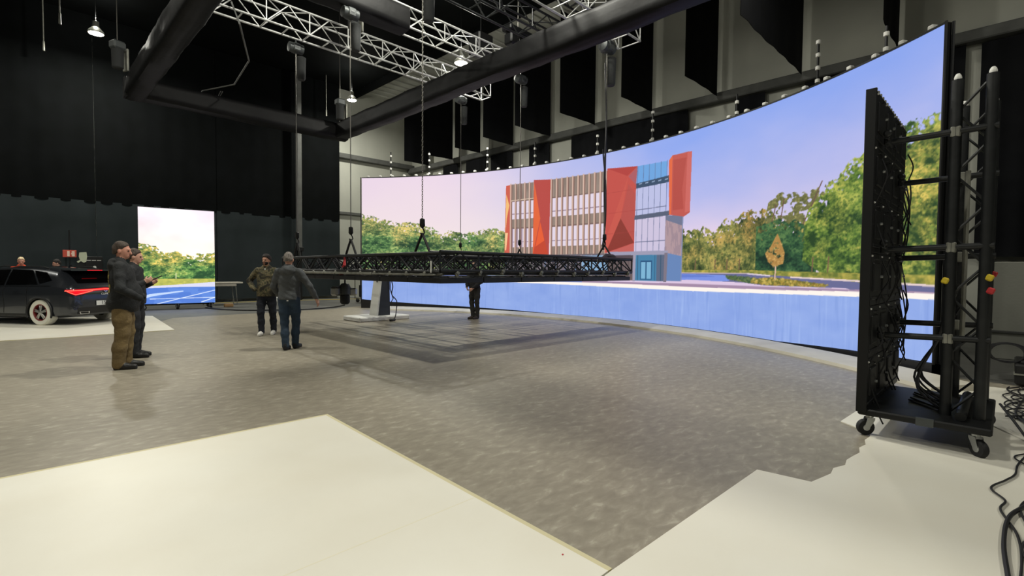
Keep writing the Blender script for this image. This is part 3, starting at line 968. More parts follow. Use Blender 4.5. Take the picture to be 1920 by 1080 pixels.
def caster_mesh(r=.065, w=.04):
    """a swivel castor as two meshes: bracket and wheel; top plate at z = 2r + .05"""
    h = 2 * r + .05
    b = MB()
    b.bb(-.05, .05, -.045, .045, h - .008, h, .002)
    b.lathe([(.03, h - .03), (.034, h - .008)], 12)
    for s_ in (-1, 1):
        b.prism([(-.03, h - .03), (.03, h - .03), (.055, r + .012), (.04, r - .016), (.02, r - .016), (-.03, h - .05)], -.002, .002,
                Matrix.Translation((0, s_ * (w / 2 + .006), 0)) @ Matrix.Rotation(math.pi / 2, 4, 'X'))
    wm = MB()
    wm.lathe([(r * .35, -w / 2), (r * .9, -w / 2), (r, -w * .3), (r, w * .3), (r * .9, w / 2), (r * .35, w / 2)], 20,
             Matrix.Translation((.035, 0, r)) @ Matrix.Rotation(math.pi / 2, 4, 'X'))
    hm = MB().lathe([(r * .1, -w / 2 - .008), (r * .4, -w / 2 - .004), (r * .4, w / 2 + .004), (r * .1, w / 2 + .008)], 14,
                    Matrix.Translation((.035, 0, r)) @ Matrix.Rotation(math.pi / 2, 4, 'X'))
    return b.mesh('bracket', MT['zinc']), wm.mesh('caster_wheel', MT['rubber'], True), hm.mesh('hub', MT['zinc'], True)


CM = caster_mesh(.082, .07)
for x_ in (.1, 1.1, 2.15):
    for y_ in (-.2, .5):
        k = inst('caster', CM[0], ts, (x_, y_, 0), rnd.uniform(0, 6))
        inst('wheel', CM[1], k)
        inst('hub', CM[2], k)
# ------------------------------------------------------------------ trusses
def strut_mesh(p, q, r, m, n=6):
    return MB().tube([p, q], r, n).mesh('brace', m, True)


def truss_parts(parent, L, w, h, rc, rb, bay, m, faces='LRTB', posts=True):
    """box truss along local x from 0 to L, chords at y = +-w/2, z = 0 and h; every chord and brace its own mesh"""
    ch = MB().tube([(0, 0, 0), (L, 0, 0)], rc, 10).mesh('chord', m, True)
    for y in (-w / 2, w / 2):
        for z in (0, h):
            inst('chord', ch, parent, (0, y, z))
    n = max(1, round(L / bay))
    b = L / n
    up, dn = strut_mesh((0, 0, 0), (b, 0, h), rb, m), strut_mesh((0, 0, h), (b, 0, 0), rb, m)
    ac, bc = strut_mesh((0, -w / 2, 0), (b, w / 2, 0), rb, m), strut_mesh((0, w / 2, 0), (b, -w / 2, 0), rb, m)
    st = strut_mesh((0, -w / 2, 0), (0, w / 2, 0), rb * 1.15, m)
    ps = strut_mesh((0, 0, 0), (0, 0, h), rb, m)
    for i in range(n):
        x = i * b
        d = up if i % 2 == 0 else dn
        if 'L' in faces:
            inst('brace', d, parent, (x, w / 2, 0))
        if 'R' in faces:
            inst('brace', d, parent, (x, -w / 2, 0))
        c = ac if i % 2 == 0 else bc
        if 'T' in faces:
            inst('brace', c, parent, (x, 0, h))
        if 'B' in faces:
            inst('rung', st, parent, (x, 0, 0))
        if posts and i % 2 == 0:
            inst('post', ps, parent, (x, -w / 2, 0))
    inst('rung', st, parent, (L, 0, 0))
    inst('rung', st, parent, (L, 0, h))
    for y in (-w / 2, w / 2):
        inst('post', ps, parent, (L, y, 0))


# overhead aluminium trusses running towards the grey wall
tA = thing('overhead_truss', 'long bright aluminium truss lit at its end by a lamp', 'truss', (1.2, 12.5, 7.22), 0, 'overhead trusses')
truss_parts(tA, 10.0, .46, .52, .025, .014, .5, MT['alu'])
tB = thing('overhead_truss', 'short aluminium truss with a black sleeve over its near half', 'truss', (.5, 10.35, 7.2), 0, 'overhead trusses')
truss_parts(tB, 9.25, .42, .46, .025, .013, .5, MT['alu'])
tC = thing('overhead_truss', 'aluminium truss end poking out beside the large hoist', 'truss', (2.5, 7.0, 7.25), 0, 'overhead trusses')
truss_parts(tC, 8.65, .62, .55, .026, .014, .55, MT['alu'])
tD = thing('overhead_truss', 'black painted truss under the pale roof strip', 'truss', (2.5, 8.75, 7.5), 0, 'overhead trusses')
truss_parts(tD, 8.3, .5, .5, .028, .015, .55, MT['blacktruss'])
tE = thing('overhead_truss', 'higher black truss crossing in front of the pale roof', 'truss', (6., 7.9, 8.2), 0, 'overhead trusses')
truss_parts(tE, 4.6, .4, .4, .026, .014, .5, MT['blacktruss'])


def sleeve(parent, L, w, h, sag, seed, m, name='sleeve', pre=None):
    """cloth wrapped round a beam: rounded section, creased, local x along the beam"""
    r = random.Random(seed)
    ns, n = max(6, int(L / .25)), 28
    ph = [r.random() * 6 for _ in range(6)]
    rows = []
    for i in range(ns + 1):
        x = L * i / ns
        row = []
        for j in range(n + 1):
            a = 2 * math.pi * (j % n) / n
            cx, cz = math.cos(a), math.sin(a)
            k = (abs(cx) ** 7 + abs(cz) ** 7) ** (-1 / 7)
            cre = 1 + .02 * math.sin(x * 2.3 + ph[0] + a * 3) + .02 * math.sin(x * 5.1 + ph[1] - a * 2) + .012 * math.sin(x * 11 + ph[2] + a * 5)
            z = cz * k * h / 2 * cre
            if cz < 0:
                z -= sag * (.5 + .5 * math.sin(x * .9 + ph[3])) * (1 - abs(cx))
            row.append((x, cx * k * w / 2 * cre, z))
        rows.append(row)
    mb = MB().grid(rows)
    e = len(rows[0])
    mb.f += [tuple(range(n)), tuple(range(ns * e, ns * e + n))[::-1]]
    mb.m += [0, 0]
    return mb.build(name, m, parent, True)


bs_ = sleeve(tB, 6.15, .52, .56, .02, 5, MT['satin'], 'black_sleeve')
bs_.location = (0, 0, .2)

# cloth-wrapped rectangular overhead frame: x 2.4..8.4, y 2.2..17.35, z 6.2..6.8
RIG = [('far beam of the black wrapped overhead frame, nearest the curtains', (2.2, 17.35, 6.47), 0, 6.45),
       ('right beam of the black wrapped frame, crossing in front of the flags', (8.4, 2.2, 6.47), 90, 15.3),
       ('left beam of the black wrapped frame, lit along its outer side', (2.45, 2.2, 6.47), 90, 15.3)]
for k, (lb, loc, rz, L) in enumerate(RIG):
    t = thing('wrapped_beam', lb, 'beam', loc, RAD(rz), 'black wrapped overhead frame')
    sleeve(t, L, .5, .54, .07, 30 + k, MT['satin'], 'cloth_wrap')
    if k == 1:
        MB().tube([(0, -.1, .31), (4, -.08, .35), (9, -.1, .33), (L, -.06, .32)], .02, 6).build('top_pipe', MT['dullalu'], t)
        for x_ in np.arange(1, L, 1.7):
            MB().tube([(x_, -.08, .2), (x_, -.08, .42)], .012, 5).build('pipe_peg', MT['dullalu'], t)
    if k == 0:
        MB().tube([(.5, .1, .3), (1.6, .1, .28)], .012, 6).build('cable', MT['dullalu'], t)
        MB().tube([(1.25, .05, .27), (1.6, .05, .25)], .045, 8).build('white_tube', MT['whiteplastic'], t)
        MB().tube([(3.6, -.05, .27), (5.2, -.1, .26), (5.25, -.1, .2)], .022, 6).build('top_pipe', MT['dullalu'], t)
        MB().tube([(5.5, .1, .26), (6.2, .1, .25)], .015, 6).build('top_pipe', MT['dullalu'], t)

# thin bent pipe rising from the far beam to the long truss
t = thing('bent_pipe', 'thin bent grey pipe rising from the far wrapped beam', 'pipe', (4.05, 17.3, 6.72))
MB().tube([(1.6, .1, .02), (0, .1, .06), (.02, -.02, .1), (.58, -1.1, .16), (.3, -3.3, .12), (-.5, -5.3, .1), (-.6, -5.1, .6)], .02, 6).build('pipe', MT['ledge'], t)
for x_ in (.45, .5):
    MB().tube([(x_, 0.06, .04), (x_, -.25, .14)], .012, 5).build('stay', MT['ledge'], t)


# ------------------------------------------------------------------ chain hoists
def chain_links(z0, z1, step=.044, r=.005):
    mb = MB()
    n = int((z1 - z0) / step)
    for i in range(n):
        z = z0 + (i + .5) * (z1 - z0) / n
        pts = []
        for k in range(9):
            a = 2 * math.pi * k / 8
            x, zz = .012 * math.cos(a), .03 * math.sin(a)
            pts.append((x, 0, z + zz) if i % 2 else (0, x, z + zz))
        mb.tube(pts, r, 4, caps=False)
    return mb


def hoist(label, x, y, ztop, zload, links=False, bag=True, big=1., slings=True, rz=0., sl=.26, r=.011):
    """motor under a truss, chain down to the load, hook block and two slings; origin at the load point"""
    t = thing('chain_hoist', label, 'hoist', (x, y, zload), rz, 'chain hoists carrying the lowered truss grid')
    H = ztop - zload
    m = MB()
    m.lathe([(.05, -.19), (.115, -.17), (.12, -.05), (.135, -.04), (.135, .04), (.12, .05), (.115, .17), (.05, .19)], 16,
            Matrix.Translation((0, 0, H - .2 * big)) @ Matrix.Scale(big, 4) @ Matrix.Rotation(math.pi / 2, 4, 'Y'))
    m.box((0, 0, H - .2 * big), (.2 * big, .26 * big, .2 * big), None, .03)
    m.tube([(0, 0, H - .1 * big), (0, 0, H + .02)], .02)
    m.build('motor', MT['hoist'], t, True)
    if bag:
        b = MB().lathe([(.085, 0), (.1, .04), (.105, .3), (.115, .55), (.1, .56)], 14, Matrix.Translation((.13 * big, 0, H - .95 * big)) @ Matrix.Scale(big, 4))
        b.build('chain_bag', MT['bag'], t, True)
    (chain_links(.2, H - .25) if links else MB().tube([(0, 0, .2), (0, 0, H - .25)], r, 6)).build('chain', MT['chain'], t)
    hk = MB()
    hk.lathe([(.012, .30), (.045, .28), (.05, .16), (.02, .12)], 12)
    hk.tube([(0, 0, .13), (.03, 0, .09), (.045, 0, .04), (.02, 0, 0), (-.02, 0, .0), (-.035, 0, .035)], .014, 6)
    hk.build('hook', MT['blackmetal'], t, True)
    if slings:
        for s_ in (-1, 1):
            MB().tube([(0, 0, .02), (0, s_ * sl * .5, -.16), (0, s_ * sl, -.36)], .024, 6).build('sling', MT['sling'], t, True)
    return t


ZT = 1.80           # top chord height of the lowered grid
hoist('chain hoist over the near corner of the lowered truss, with visible links', 5.2, 7.5, 6.9, ZT + .33, True, r=.013)
h2 = hoist('chain hoist with a red strap over the left middle of the lowered truss', 5.2, 10.2, 7.2, ZT + .33)
hoist('chain hoist hanging left of the ceiling lamp, over the truss corner', 5.05, 12.75, 7.2, ZT + .33, sl=.2)
h4 = hoist('large chain hoist with loose cables over the right truss corner', 10.4, 7.15, 7.25, ZT + .33, big=1.2, r=.013)
hoist('chain hoist over the middle of the far right truss beam', 10.4, 10.1, 7.2, ZT + .3, sl=.2)
hoist('chain hoist hanging from the lit truss end in front of the flags', 10.3, 12.7, 7.2, ZT + .3, sl=.2)
# black supply cable snaking down the big hoist's chain
pts = []
for i in range(40):
    f = i / 39
    pts.append((-.03 + .05 * math.sin(f * 9) * (.3 + f), .03 * math.cos(f * 7), 4.6 * (1 - f) - .1))
MB().tube(pts, .02, 6).build('supply_cable', MT['cable'], h4, True)
pts = [(.06 * math.sin(i * .22) - .02, .08 * math.sin(i * .17 + 1), 2.4 - i * .062) for i in range(40)]
MB().tube(pts, .018, 6).build('supply_cable', MT['cable'], h4, True)
# red ratchet strap below the second hoist
MB().tube([(-.05, .18, -.38), (-.09, .1, -.55), (-.12, .2, -.68), (-.1, .28, -.8)], [.03, .05, .04, .05], 7).build('red_strap', MT['red'], h2, True)

# rigging hoists of the wrapped frame
def rig_motor(label, loc, rz=0):
    t = thing('frame_hoist', label, 'hoist', loc, rz)
    MB().box((0, 0, .62), (.3, .28, .22), None, .04).build('motor', MT['hoist'], t)
    MB().lathe([(.1, 0), (.13, .03), (.14, .5), (.12, .52)], 14).build('chain_bag', MT['bag'], t, True)
    MB().box((.2, 0, .3), (.05, .22, .6), None, .015).build('bracket', MT['dullalu'], t)
    MB().tube([(0, 0, .7), (0, 0, ZC - loc[2] - .05)], .012, 6).build('chain', MT['chain'], t)
    return t


rig_motor('grey frame hoist below the ceiling lamp at the frame corner', (8.15, 16.75, 6.72))
rig_motor('frame hoist with red cable outside the left beam', (2.05, 17.15, 6.85), .4)
rig_motor('dark hoist between the long truss and the black sleeve', (5.9, 11.4, 7.3), .2)
# dark equipment on the black truss in front of the pale roof
t = thing('winch_gear', 'cluster of dark winch gear hung in front of the pale roof', 'winch', (9.7, 9.55, 7.55))
MB().box((0, 0, .35), (.9, .35, .14), None, .03).build('plate', MT['blackmetal'], t)
MB().box((-.25, .02, .1), (.25, .3, .3), None, .04).build('motor', MT['blackmetal'], t)
MB().lathe([(.1, -.3), (.11, 0), (.11, .25), (.06, .3)], 12, Matrix.Translation((.2, 0, 0))).build('drum', MT['blackplastic'], t, True)
MB().tube([(.1, .1, .3), (.3, .3, .1), (.2, .2, -.3), (0, .1, -.35)], .02, 6).build('cable', MT['cable'], t)
MB().tube([(.0, 0, .4), (.0, 0, ZC - 7.6)], .012, 6).build('wire', MT['chain'], t)
t = thing('speaker_box', 'black box hung behind the short truss end', 'box', (9.6, 10.95, 7.65))
MB().box((0, 0, .3), (.55, .5, .6), None, .04).build('body', MT['blackplastic'], t)
MB().tube([(0, 0, .6), (0, 0, ZC - 7.7)], .015, 6).build('hanger', MT['blackmetal'], t)

# thin rods hanging from the dark ceiling
for k, (x_, y_, z_, lb) in enumerate(((1.11, 20.96, 9., 'thin pale rod hanging left of the ceiling lamp, upper one'), (.84, 24.1, 9.05, 'thin pale rod hanging at the far left by the curtain'),
                                      (10.94, 23.94, 9.0, 'thin pale rod hanging left of the second ceiling lamp'))):
    t = thing('hanging_rod', lb, 'rod', (x_, y_, z_), 0, 'thin rods hanging from the ceiling')
    MB().tube([(0, 0, .3), (0, 0, ZC - z_)], .02, 6).build('rod', MT['dullalu'], t)
    MB().lathe([(.03, 0), (.035, .02), (.03, .32), (.015, .35)], 8).build('end_cap', MT['dullalu'], t, True)

# ------------------------------------------------------------------ high-bay lamps
LAB = ['glowing ceiling lamp at the upper left', 'glowing ceiling lamp above the frame corner', 'bright lamp behind the end of the long truss',
       'ceiling lamp over the car bonnet', 'ceiling lamp over the left floor', 'ceiling lamp above the standing men', 'ceiling lamp behind the photographer to the left',
       'ceiling lamp above the white board', 'ceiling lamp above the truss cart', 'ceiling lamp behind the photographer', 'ceiling lamp behind the cart', 'added unseen fill lamp above the lowered truss grid']
for k, (x_, y_, z_, pw) in enumerate(HIGH_BAYS):
    t = thing('high_bay_lamp', LAB[k], 'lamp', (x_, y_, z_), 0, 'high bay lamps under the ceiling')
    MB().lathe([(.23, 0), (.24, .02), (.2, .1), (.09, .22), (.09, .4), (.04, .42)], 20).build('housing', MT['dullalu'], t, True)
    MB().lathe([(.02, -.012), (.2, -.01), (.21, .004), (.02, .006)], 20).build('lens', MT['lampglow'], t, True)
    MB().tube([(0, 0, .4), (0, 0, ZC - z_)], .012, 6).build('suspension', MT['blackmetal'], t)
    ld = bpy.data.lights.new('high_bay_light', 'AREA')
    ld.shape = 'DISK'
    ld.size = .42
    ld.energy = pw
    ld.color = (1., .982, .875)
    lo = bpy.data.objects.new('light', ld)
    coll.objects.link(lo)
    lo.parent = t
    lo.location = (0, 0, -.03)
    ud = bpy.data.lights.new('added_uplight', 'POINT')      # added point light over the housing, brightens roof and upper walls
    ud.shadow_soft_size = .12
    ud.energy = pw * .22
    ud.color = ld.color
    uo = bpy.data.objects.new('light', ud)
    coll.objects.link(uo)
    uo.parent = t
    uo.location = (0, 0, .56)

# ------------------------------------------------------------------ the lowered truss grid with ceiling LED tiles
GX0, GX1, GY0, GY1 = 5.0, 10.95, 6.7, 13.6
tg = thing('truss_grid', 'black truss grid lowered to chest height and hung on chains', 'truss', (GX0, GY0, 1.3))


def beam(loc, rz, L, w=.3, h=.32, bay=.42):
    e = bpy.data.objects.new('beam', None)
    e.empty_display_size = .1
    coll.objects.link(e)
    e.parent = tg
    e.location = loc
    e.rotation_euler = (0, 0, rz)
    truss_parts(e, L, w, h, .028, .016, bay, MT['blacktruss'])
    return e


LX, LY = GX1 - GX0, GY1 - GY0
zb_ = .165
beam((.15, 0, zb_), math.pi / 2, LY)
beam((LX - .15, 0, zb_), math.pi / 2, LY)
beam((0, .15, zb_ + .02), 0, LX)
beam((0, LY - .15, zb_ + .02), 0, LX)
beam((0, 3.45, zb_ + .01), 0, LX)
beam((2.95, 0.3, zb_ + .015), math.pi / 2, LY - .6, .3, .3, .5)
beam((0, 1.75, zb_ + .01), 0, LX, .3, .3, .5)
beam((0, 5.1, zb_ + .01), 0, 4.2, .3, .3, .5)
beam((1.5, 0.3, zb_ + .015), math.pi / 2, LY - .6, .3, .3, .5)
beam((4.4, 0.3, zb_ + .015), math.pi / 2, 3.1, .3, .3, .5)
# pipes that carry the tiles
for x_ in (.1, 1.1, 2.1, 3.1, 4.1):
    MB().tube([(x_, .05, .125), (x_, LY - .05, .125)], .028, 8).build('tile_pipe', MT['dullalu'], tg, True)
MB().bb(-.05, .0, 2.2, LY, .09, .14, .01).build('pale_rail', MT['dullalu'], tg)
MB().bb(-.05, .0, .1, 2.15, .1, .13, .01).build('pale_rail', MT['dullalu'], tg)
for y_ in (.06, .5):
    MB().tube([(.1, y_, .135), (LX - .1, y_, .135)], .026, 8).build('tile_pipe', MT['blacktruss'], tg, True)
MB().tube([(.3, .16, .43), (3.4, .14, .45), (LX - .8, .18, .44)], .03, 6).build('cable_run', MT['cable'], tg, True)
clm = MB()
clm.box((0, 0, 0), (.06, .07, .08), None, .015)
clm.tube([(0, -.04, -.02), (0, .05, -.02)], .012, 6)
clm.lathe([(.028, -.02), (.034, 0), (.028, .02)], 10, Matrix.Translation((0, -.03, .03)) @ Matrix.Rotation(math.pi / 2, 4, 'X'))
clm = clm.mesh('clamp', MT['dullalu'])
for i in range(11):
    inst('clamp', clm, tg, (.35 + i * .54, -.01 + .03 * (i % 2), .115 + .02 * (i % 3)))
for i in range(12):
    inst('clamp', clm, tg, (-.02, .4 + i * .56, .13), math.pi / 2)
# tiles (0.98 m modules) along the two near sides; the rest of the grid is still open
tl = MB()
tl.box((0, 0, .03), (.972, .972, .1), None, .01)
tl.box((0, 0, .085), (.6, .25, .02), None, .008)
for s_ in (-.3, .3):
    tl.box((s_, 0, .085), (.05, .9, .03), None, .008)
tl = tl.mesh('led_tile', MT['ledback'])
for i in range(6):
    for j in range(7):
        if i >= 1 and j >= 1:
            continue
        inst('led_tile', tl, tg, (.5 + i * .985, .5 + j * .985, -.01))
# loose black cloth and cables bundled on the right corner
pts = [(LX - 1.15, .1, .5), (LX - .95, .12, .56), (LX - .7, .1, .55), (LX - .5, .12, .5)]
MB().tube(pts, [.03, .06, .06, .03], 8).build('cable_bundle', MT['cable'], tg, True)
for i in range(6):
    x_ = LX - 1.4 + i * .16
    MB().tube([(x_, .05, .48), (x_ - .1 + .04 * i, -.02, .34), (x_ + .05, .0, .2), (x_ - .12, .04, .15)], .016, 5).build('loose_cable', MT['cable'], tg, True)
MB().bb(-.04, -.02, .2, .22, .15, .35).build('label_strip', MT['whiteplastic'], tg)

# spare hoist standing on the floor below the grid, beyond it
t = thing('spare_hoist', 'scuffed chain hoist hanging under the truss behind the totem', 'hoist', (5.95, 12.0, .2))
MB().lathe([(.06, .62), (.14, .66), (.15, .82), (.1, .92), (.05, .94)], 14).build('motor', MT['hoist'], t, True)
MB().box((-.2, .05, .74), (.28, .22, .24), Matrix.Rotation(.5, 3, 'Z'), .05).build('gear_case', MT['zinc'], t)
MB().box((.2, -.03, .72), (.2, .2, .2), Matrix.Rotation(-.4, 3, 'Z'), .04).build('brake_case', MT['zinc'], t)
MB().tube([(0, 0, .92), (0, 0, 1.065)], .022, 6).build('chain', MT['blackmetal'], t)
MB().lathe([(.08, .4), (.12, .45), (.12, .63), (.09, .64)], 12).build('chain_bag', MT['bag'], t, True)
# ------------------------------------------------------------------ LED panel cart with truss tower, seen from behind
ct = thing('led_panel_cart', 'tall black LED panel cart with truss tower on castors', 'cart', (5.48, .05, 0))
# local x along the panel (room x), y from tower towards the panel
PW_, PD, PZ0, PZ1 = 1.85, .9, .225, 3.15
bm_ = MB()
bm_.bb(0, 1.4, 0, PD, .196, .255, .012)
bm_.build('base_plate', MT['blackmetal'], ct)
MB().tube([(.12, .2, .295), (1.2, .2, .295)], .04, 10).build('ballast_tube', MT['blackmetal'], ct, True)
MB().bb(-.003, .03, .36, .48, .19, .258).build('tape_patch', MT['hoist'], ct)
# panel: 4 x 6 LED modules with their rear covers, handles and latches
mod = MB()
mw, mh = PW_ / 4, (PZ1 - PZ0) / 6
mod.box((0, 0, 0), (mw - .004, .07, mh - .004), None, .006)
mod.box((0, -.035, .02), (mw * .6, .03, mh * .55), None, .01)
mod.box((0, -.035, -mh * .36), (mw * .8, .016, .03), None, .005)
mod.tube([(-.06, -.035, mh * .38), (-.055, -.055, mh * .38), (.055, -.055, mh * .38), (.06, -.035, mh * .38)], .006, 5)
mod = mod.mesh('led_module', MT['ledback'])
lat = MB().box((0, 0, 0), (.022, .016, .016), None, .004).mesh('latch', MT['whiteplastic'])
plug = MB().lathe([(.008, 0), (.014, .003), (.014, .02), (.006, .024)], 8, Matrix.Rotation(math.pi / 2, 4, 'X')).mesh('plug', MT['zinc'])
for i in range(4):
    for j in range(6):
        o = inst('led_module', mod, ct, (.0 + mw * (i + .5), PD - .03, PZ0 + mh * (j + .5)))
        inst('latch', lat, o, (-mw * .42 + .03 * ((i + j) % 2), -.038, mh * .44))
        if (i * 3 + j) % 2:
            inst('latch', lat, o, (mw * .3, -.038, -mh * .2))
        inst('plug', plug, o, (-mw * .1 + .05 * ((i * 2 + j) % 3), -.065, mh * .05))
# left edge profile, where light leaks from the face
MB().bb(-.012, 0., PD - .07, PD + .012, PZ0, PZ1 + .01, .004).build('edge_profile', MT['blackmetal'], ct)
# ragged top edge: locating pins
pin = MB().lathe([(.014, 0), (.014, .025), (.008, .03)], 8).mesh('locating_pin', MT['dullalu'])
for i in range(16):
    inst('locating_pin', pin, ct, (.06 + i * .115, PD - .05, PZ1))
# tower: two ladder trusses and their lattice
for x_ in (.32, 1.28):
    e = bpy.data.objects.new('tower_truss', None)
    coll.objects.link(e)
    e.parent = ct
    e.location = (x_, .2, .255)
    e.rotation_euler = (0, -math.pi / 2, 0)
    # local x becomes up
    for y_ in (-.11, .11):
        MB().tube([(0, y_, 0), (2.92, y_, 0)], .043, 10).build('chord', MT['blacktruss'], e, True)
        MB().lathe([(.026, 0), (.028, .02), (.022, .04), (.012, .055)], 10, Matrix.Translation((2.92, y_, 0)) @ Matrix.Rotation(math.pi / 2, 4, 'Y')).build('spigot', MT['whiteplastic'], e, True)
    nb = 11
    b_ = 2.9 / nb
    d1, d2 = strut_mesh((0, -.11, 0), (b_, .11, 0), .012, MT['blacktruss']), strut_mesh((0, .11, 0), (b_, -.11, 0), .012, MT['blacktruss'])
    for k in range(nb):
        inst('brace', d1 if k % 2 else d2, e, (k * b_, 0, 0))
# lattice between the two ladders, on the far side
d1, d2 = strut_mesh((.32, .09, 0), (1.28, .09, .62), .011, MT['blacktruss']), strut_mesh((1.28, .09, 0), (.32, .09, .62), .011, MT['blacktruss'])
for k in range(4):
    inst('brace', d1 if k % 2 else d2, ct, (0, 0, .3 + k * .66))
    if k in (1, 2):
        inst('brace', d2 if k % 2 else d1, ct, (0, 0, .3 + k * .66))
MB().tube([(.75, .24, .9), (.75, .24, 2.45)], .02, 8).build('grey_pole', MT['dullalu'], ct, True)
# pipes from the panel to the tower with half couplers
for z_, x_ in ((2.72, .36), (2.45, 1.24), (1.72, .36), (1.66, 1.24), (.92, .36), (.98, 1.24)):
    p_ = MB().tube([(x_ - .05, .04, z_ + .02), (x_ - .05, PD - .1, z_)], .028, 10).build('pipe', MT['blacktruss'], ct, True)
    cl = MB()
    cl.box((x_ - .045, .31, z_ + .01), (.075, .07, .1), None, .012)
    cl.build('coupler', MT['dullalu'], ct)
    cl = MB()
    cl.box((x_ - .08, PD - .12, z_), (.11, .05, .07), None, .012)
    cl.tube([(x_ - .17, PD - .13, z_ + .03), (x_ + .02, PD - .13, z_ - .02)], .022, 8)
    cl.lathe([(.02, -.03), (.034, -.02), (.034, .02), (.02, .03)], 10, Matrix.Translation((x_ - .16, PD - .13, z_ + .06)) @ Matrix.Rotation(math.pi / 2, 4, 'Y'))
    cl.build('clamp', MT['blacktruss'], ct)
# tape flags
for p_, m_ in (((.29, .06, 1.47), 'yellow'), ((.29, .34, 1.44), 'yellow'), ((.29, .05, 1.36), 'red'), ((1.27, .05, 1.5), 'red')):
    MB().box(p_, (.04, .05, .055), Matrix.Rotation(.4, 3, 'X'), .01).build('tape_flag', MT[m_], ct)
# data and power cables on the back of the panel
for k in range(16):
    r_ = random.Random(k)
    x_, z_ = .12 + 1.65 * (k % 8) / 7., .5 + 2.4 * r_.random()
    pts = [(x_ + r_.uniform(-.05, .05), PD - .1 - .05 * math.sin(t_ * 1.5), z_ - t_ * .16 + .05 * r_.random()) for t_ in range(6)]
    MB().tube(smooth_pts(pts, 4), .007, 5).build('panel_cable', MT['cable'], ct, True)
for k, x_ in enumerate((1.8, 1.86, 1.9)):
    pts = [(x_ + .05 * math.sin(t_ * 1.1 + k), PD - .08 + .04 * math.cos(t_ + k), 2.6 - t_ * .2) for t_ in range(11)]
    MB().tube(smooth_pts(pts, 4), .008, 5).build('panel_cable', MT['cable'], ct, True)
for k in range(7):
    r_ = random.Random(k + 50)
    x_ = .4 + .8 * r_.random()
    pts = [(x_, .25 + .1 * r_.random(), 1.4 - k * .05), (x_ + .1, .4, .9), (x_ - .15, .5 + .1 * r_.random(), .5), (x_ - .1, .35, .275), (x_ + .2, .6, .267)]
    MB().tube(smooth_pts(pts), .01, 5).build('base_cable', MT['cable'], ct, True)
CM2 = caster_mesh(.073, .05)
for x_, y_, a_ in ((.1, .82, 2.2), (.09, .1, 3.9), (1.3, .1, 4.4), (1.28, .8, 2.6)):
    k = inst('caster', CM2[0], ct, (x_, y_, 0), a_)
    inst('wheel', CM2[1], k)
    inst('hub', CM2[2], k)
# ------------------------------------------------------------------ cables on the white floor at the right
def cable(label, pts, r=.012, coil=None):
    out = smooth_pts(pts)
    return tag(MB().tube(out, r, 6).build('cable', MT['cable'], None, True), label, 'cable', 'black cables on the floor')


cable('thick black cable bundle running down the white floor at the right', [(8.60, -0.200, 0.030), (7.50, -0.100, 0.025), (6.90, -0.200, 0.025), (6.10, -0.270, 0.025), (5.60, -0.200, 0.025), (5.10, -0.220, 0.025), (4.60, -0.140, 0.025), (4.25, -0.050, 0.025), (3.80, -0.027, 0.025), (3.30, -0.048, 0.025), (2.60, -0.075, 0.025)], .012)
cable('black cable looping out to the left of the thick bundle', [(6.00, -0.180, 0.020), (5.50, -0.100, 0.020), (5.20, -0.080, 0.020), (5.00, -0.030, 0.020), (4.75, 0.040, 0.020), (4.55, -0.030, 0.020), (4.35, -0.010, 0.020), (4.00, -0.080, 0.020), (3.60, -0.093, 0.020), (3.00, -0.062, 0.020)], .007)
cable('black cable winding right of the thick bundle', [(5.70, -0.240, 0.020), (5.20, -0.280, 0.020), (4.90, -0.200, 0.020), (4.50, -0.100, 0.020), (4.10, -0.130, 0.020), (3.80, -0.097, 0.020), (3.55, -0.122, 0.020), (3.00, -0.083, 0.020)], .007)
cable('black cable closest to the picture edge', [(5.00, -0.280, 0.020), (4.60, -0.260, 0.020), (4.30, -0.200, 0.020), (4.00, -0.210, 0.020), (3.70, -0.175, 0.020), (3.30, -0.188, 0.020)], .006)
cable('thin black cable crossing the bundle near the cart', [(6.50, -0.280, 0.020), (6.00, -0.200, 0.020), (5.70, -0.080, 0.020), (5.45, -0.180, 0.020), (5.20, -0.240, 0.020), (4.80, -0.300, 0.020)], .006)
cable('black cable hanging off the cart base to the floor', [(6.85, 0.020, 0.220), (6.60, -0.080, 0.120), (6.30, -0.180, 0.020), (6.00, -0.240, 0.020), (5.80, -0.280, 0.020)], .011)
for k in range(5):
    r_ = random.Random(k + 90)
    pts = [(7.2 + i * .22, -.12 + .09 * math.sin(i * (.7 + .25 * k) + k * 2) + r_.uniform(-.07, .07), .02 + .004 * k) for i in range(10)]
    cable(['uppermost tangled cable', 'second tangled cable', 'third tangled cable', 'fourth tangled cable', 'lowest tangled cable'][k] + ' behind the cart base', pts, .008)
# coil of cable and dark flight cases behind the cart
t = thing('cable_coil', 'coil of black cable hanging behind the truss tower', 'cable coil', (9.6, -.02, .42))
for k in range(5):
    pts = [(.0 + .02 * k, .17 * math.cos(a * .3) * (1 + .08 * k), .13 * math.sin(a * .3)) for a in range(22)]
    MB().tube(pts, .011, 5).build('loop', MT['cable'], t, True)
t = thing('flight_case', 'low dark flight case behind the truss cart', 'case', (9.9, -.62, 0))
MB().bb(-.5, .5, -.45, .52, .03, .3, .02).build('body', MT['blackplastic'], t)
MB().bb(-.51, .51, -.46, .53, .16, .18).build('edge_rail', MT['dullalu'], t)
MB().tube([(-.3, -.3, .33), (0, 0, .36), (.2, .3, .33), (-.4, .45, .33)], .02, 5).build('cable_tangle', MT['cable'], t, True)
struct(MB().bb(12.4, 12.7, -8, .35, -.01, 1.72, .01).build('wall_low', MT['wall']))
struct(MB().bb(12.36, 12.4, -8, .34, .45, .5, .01).build('trim_5', MT['ledge']))

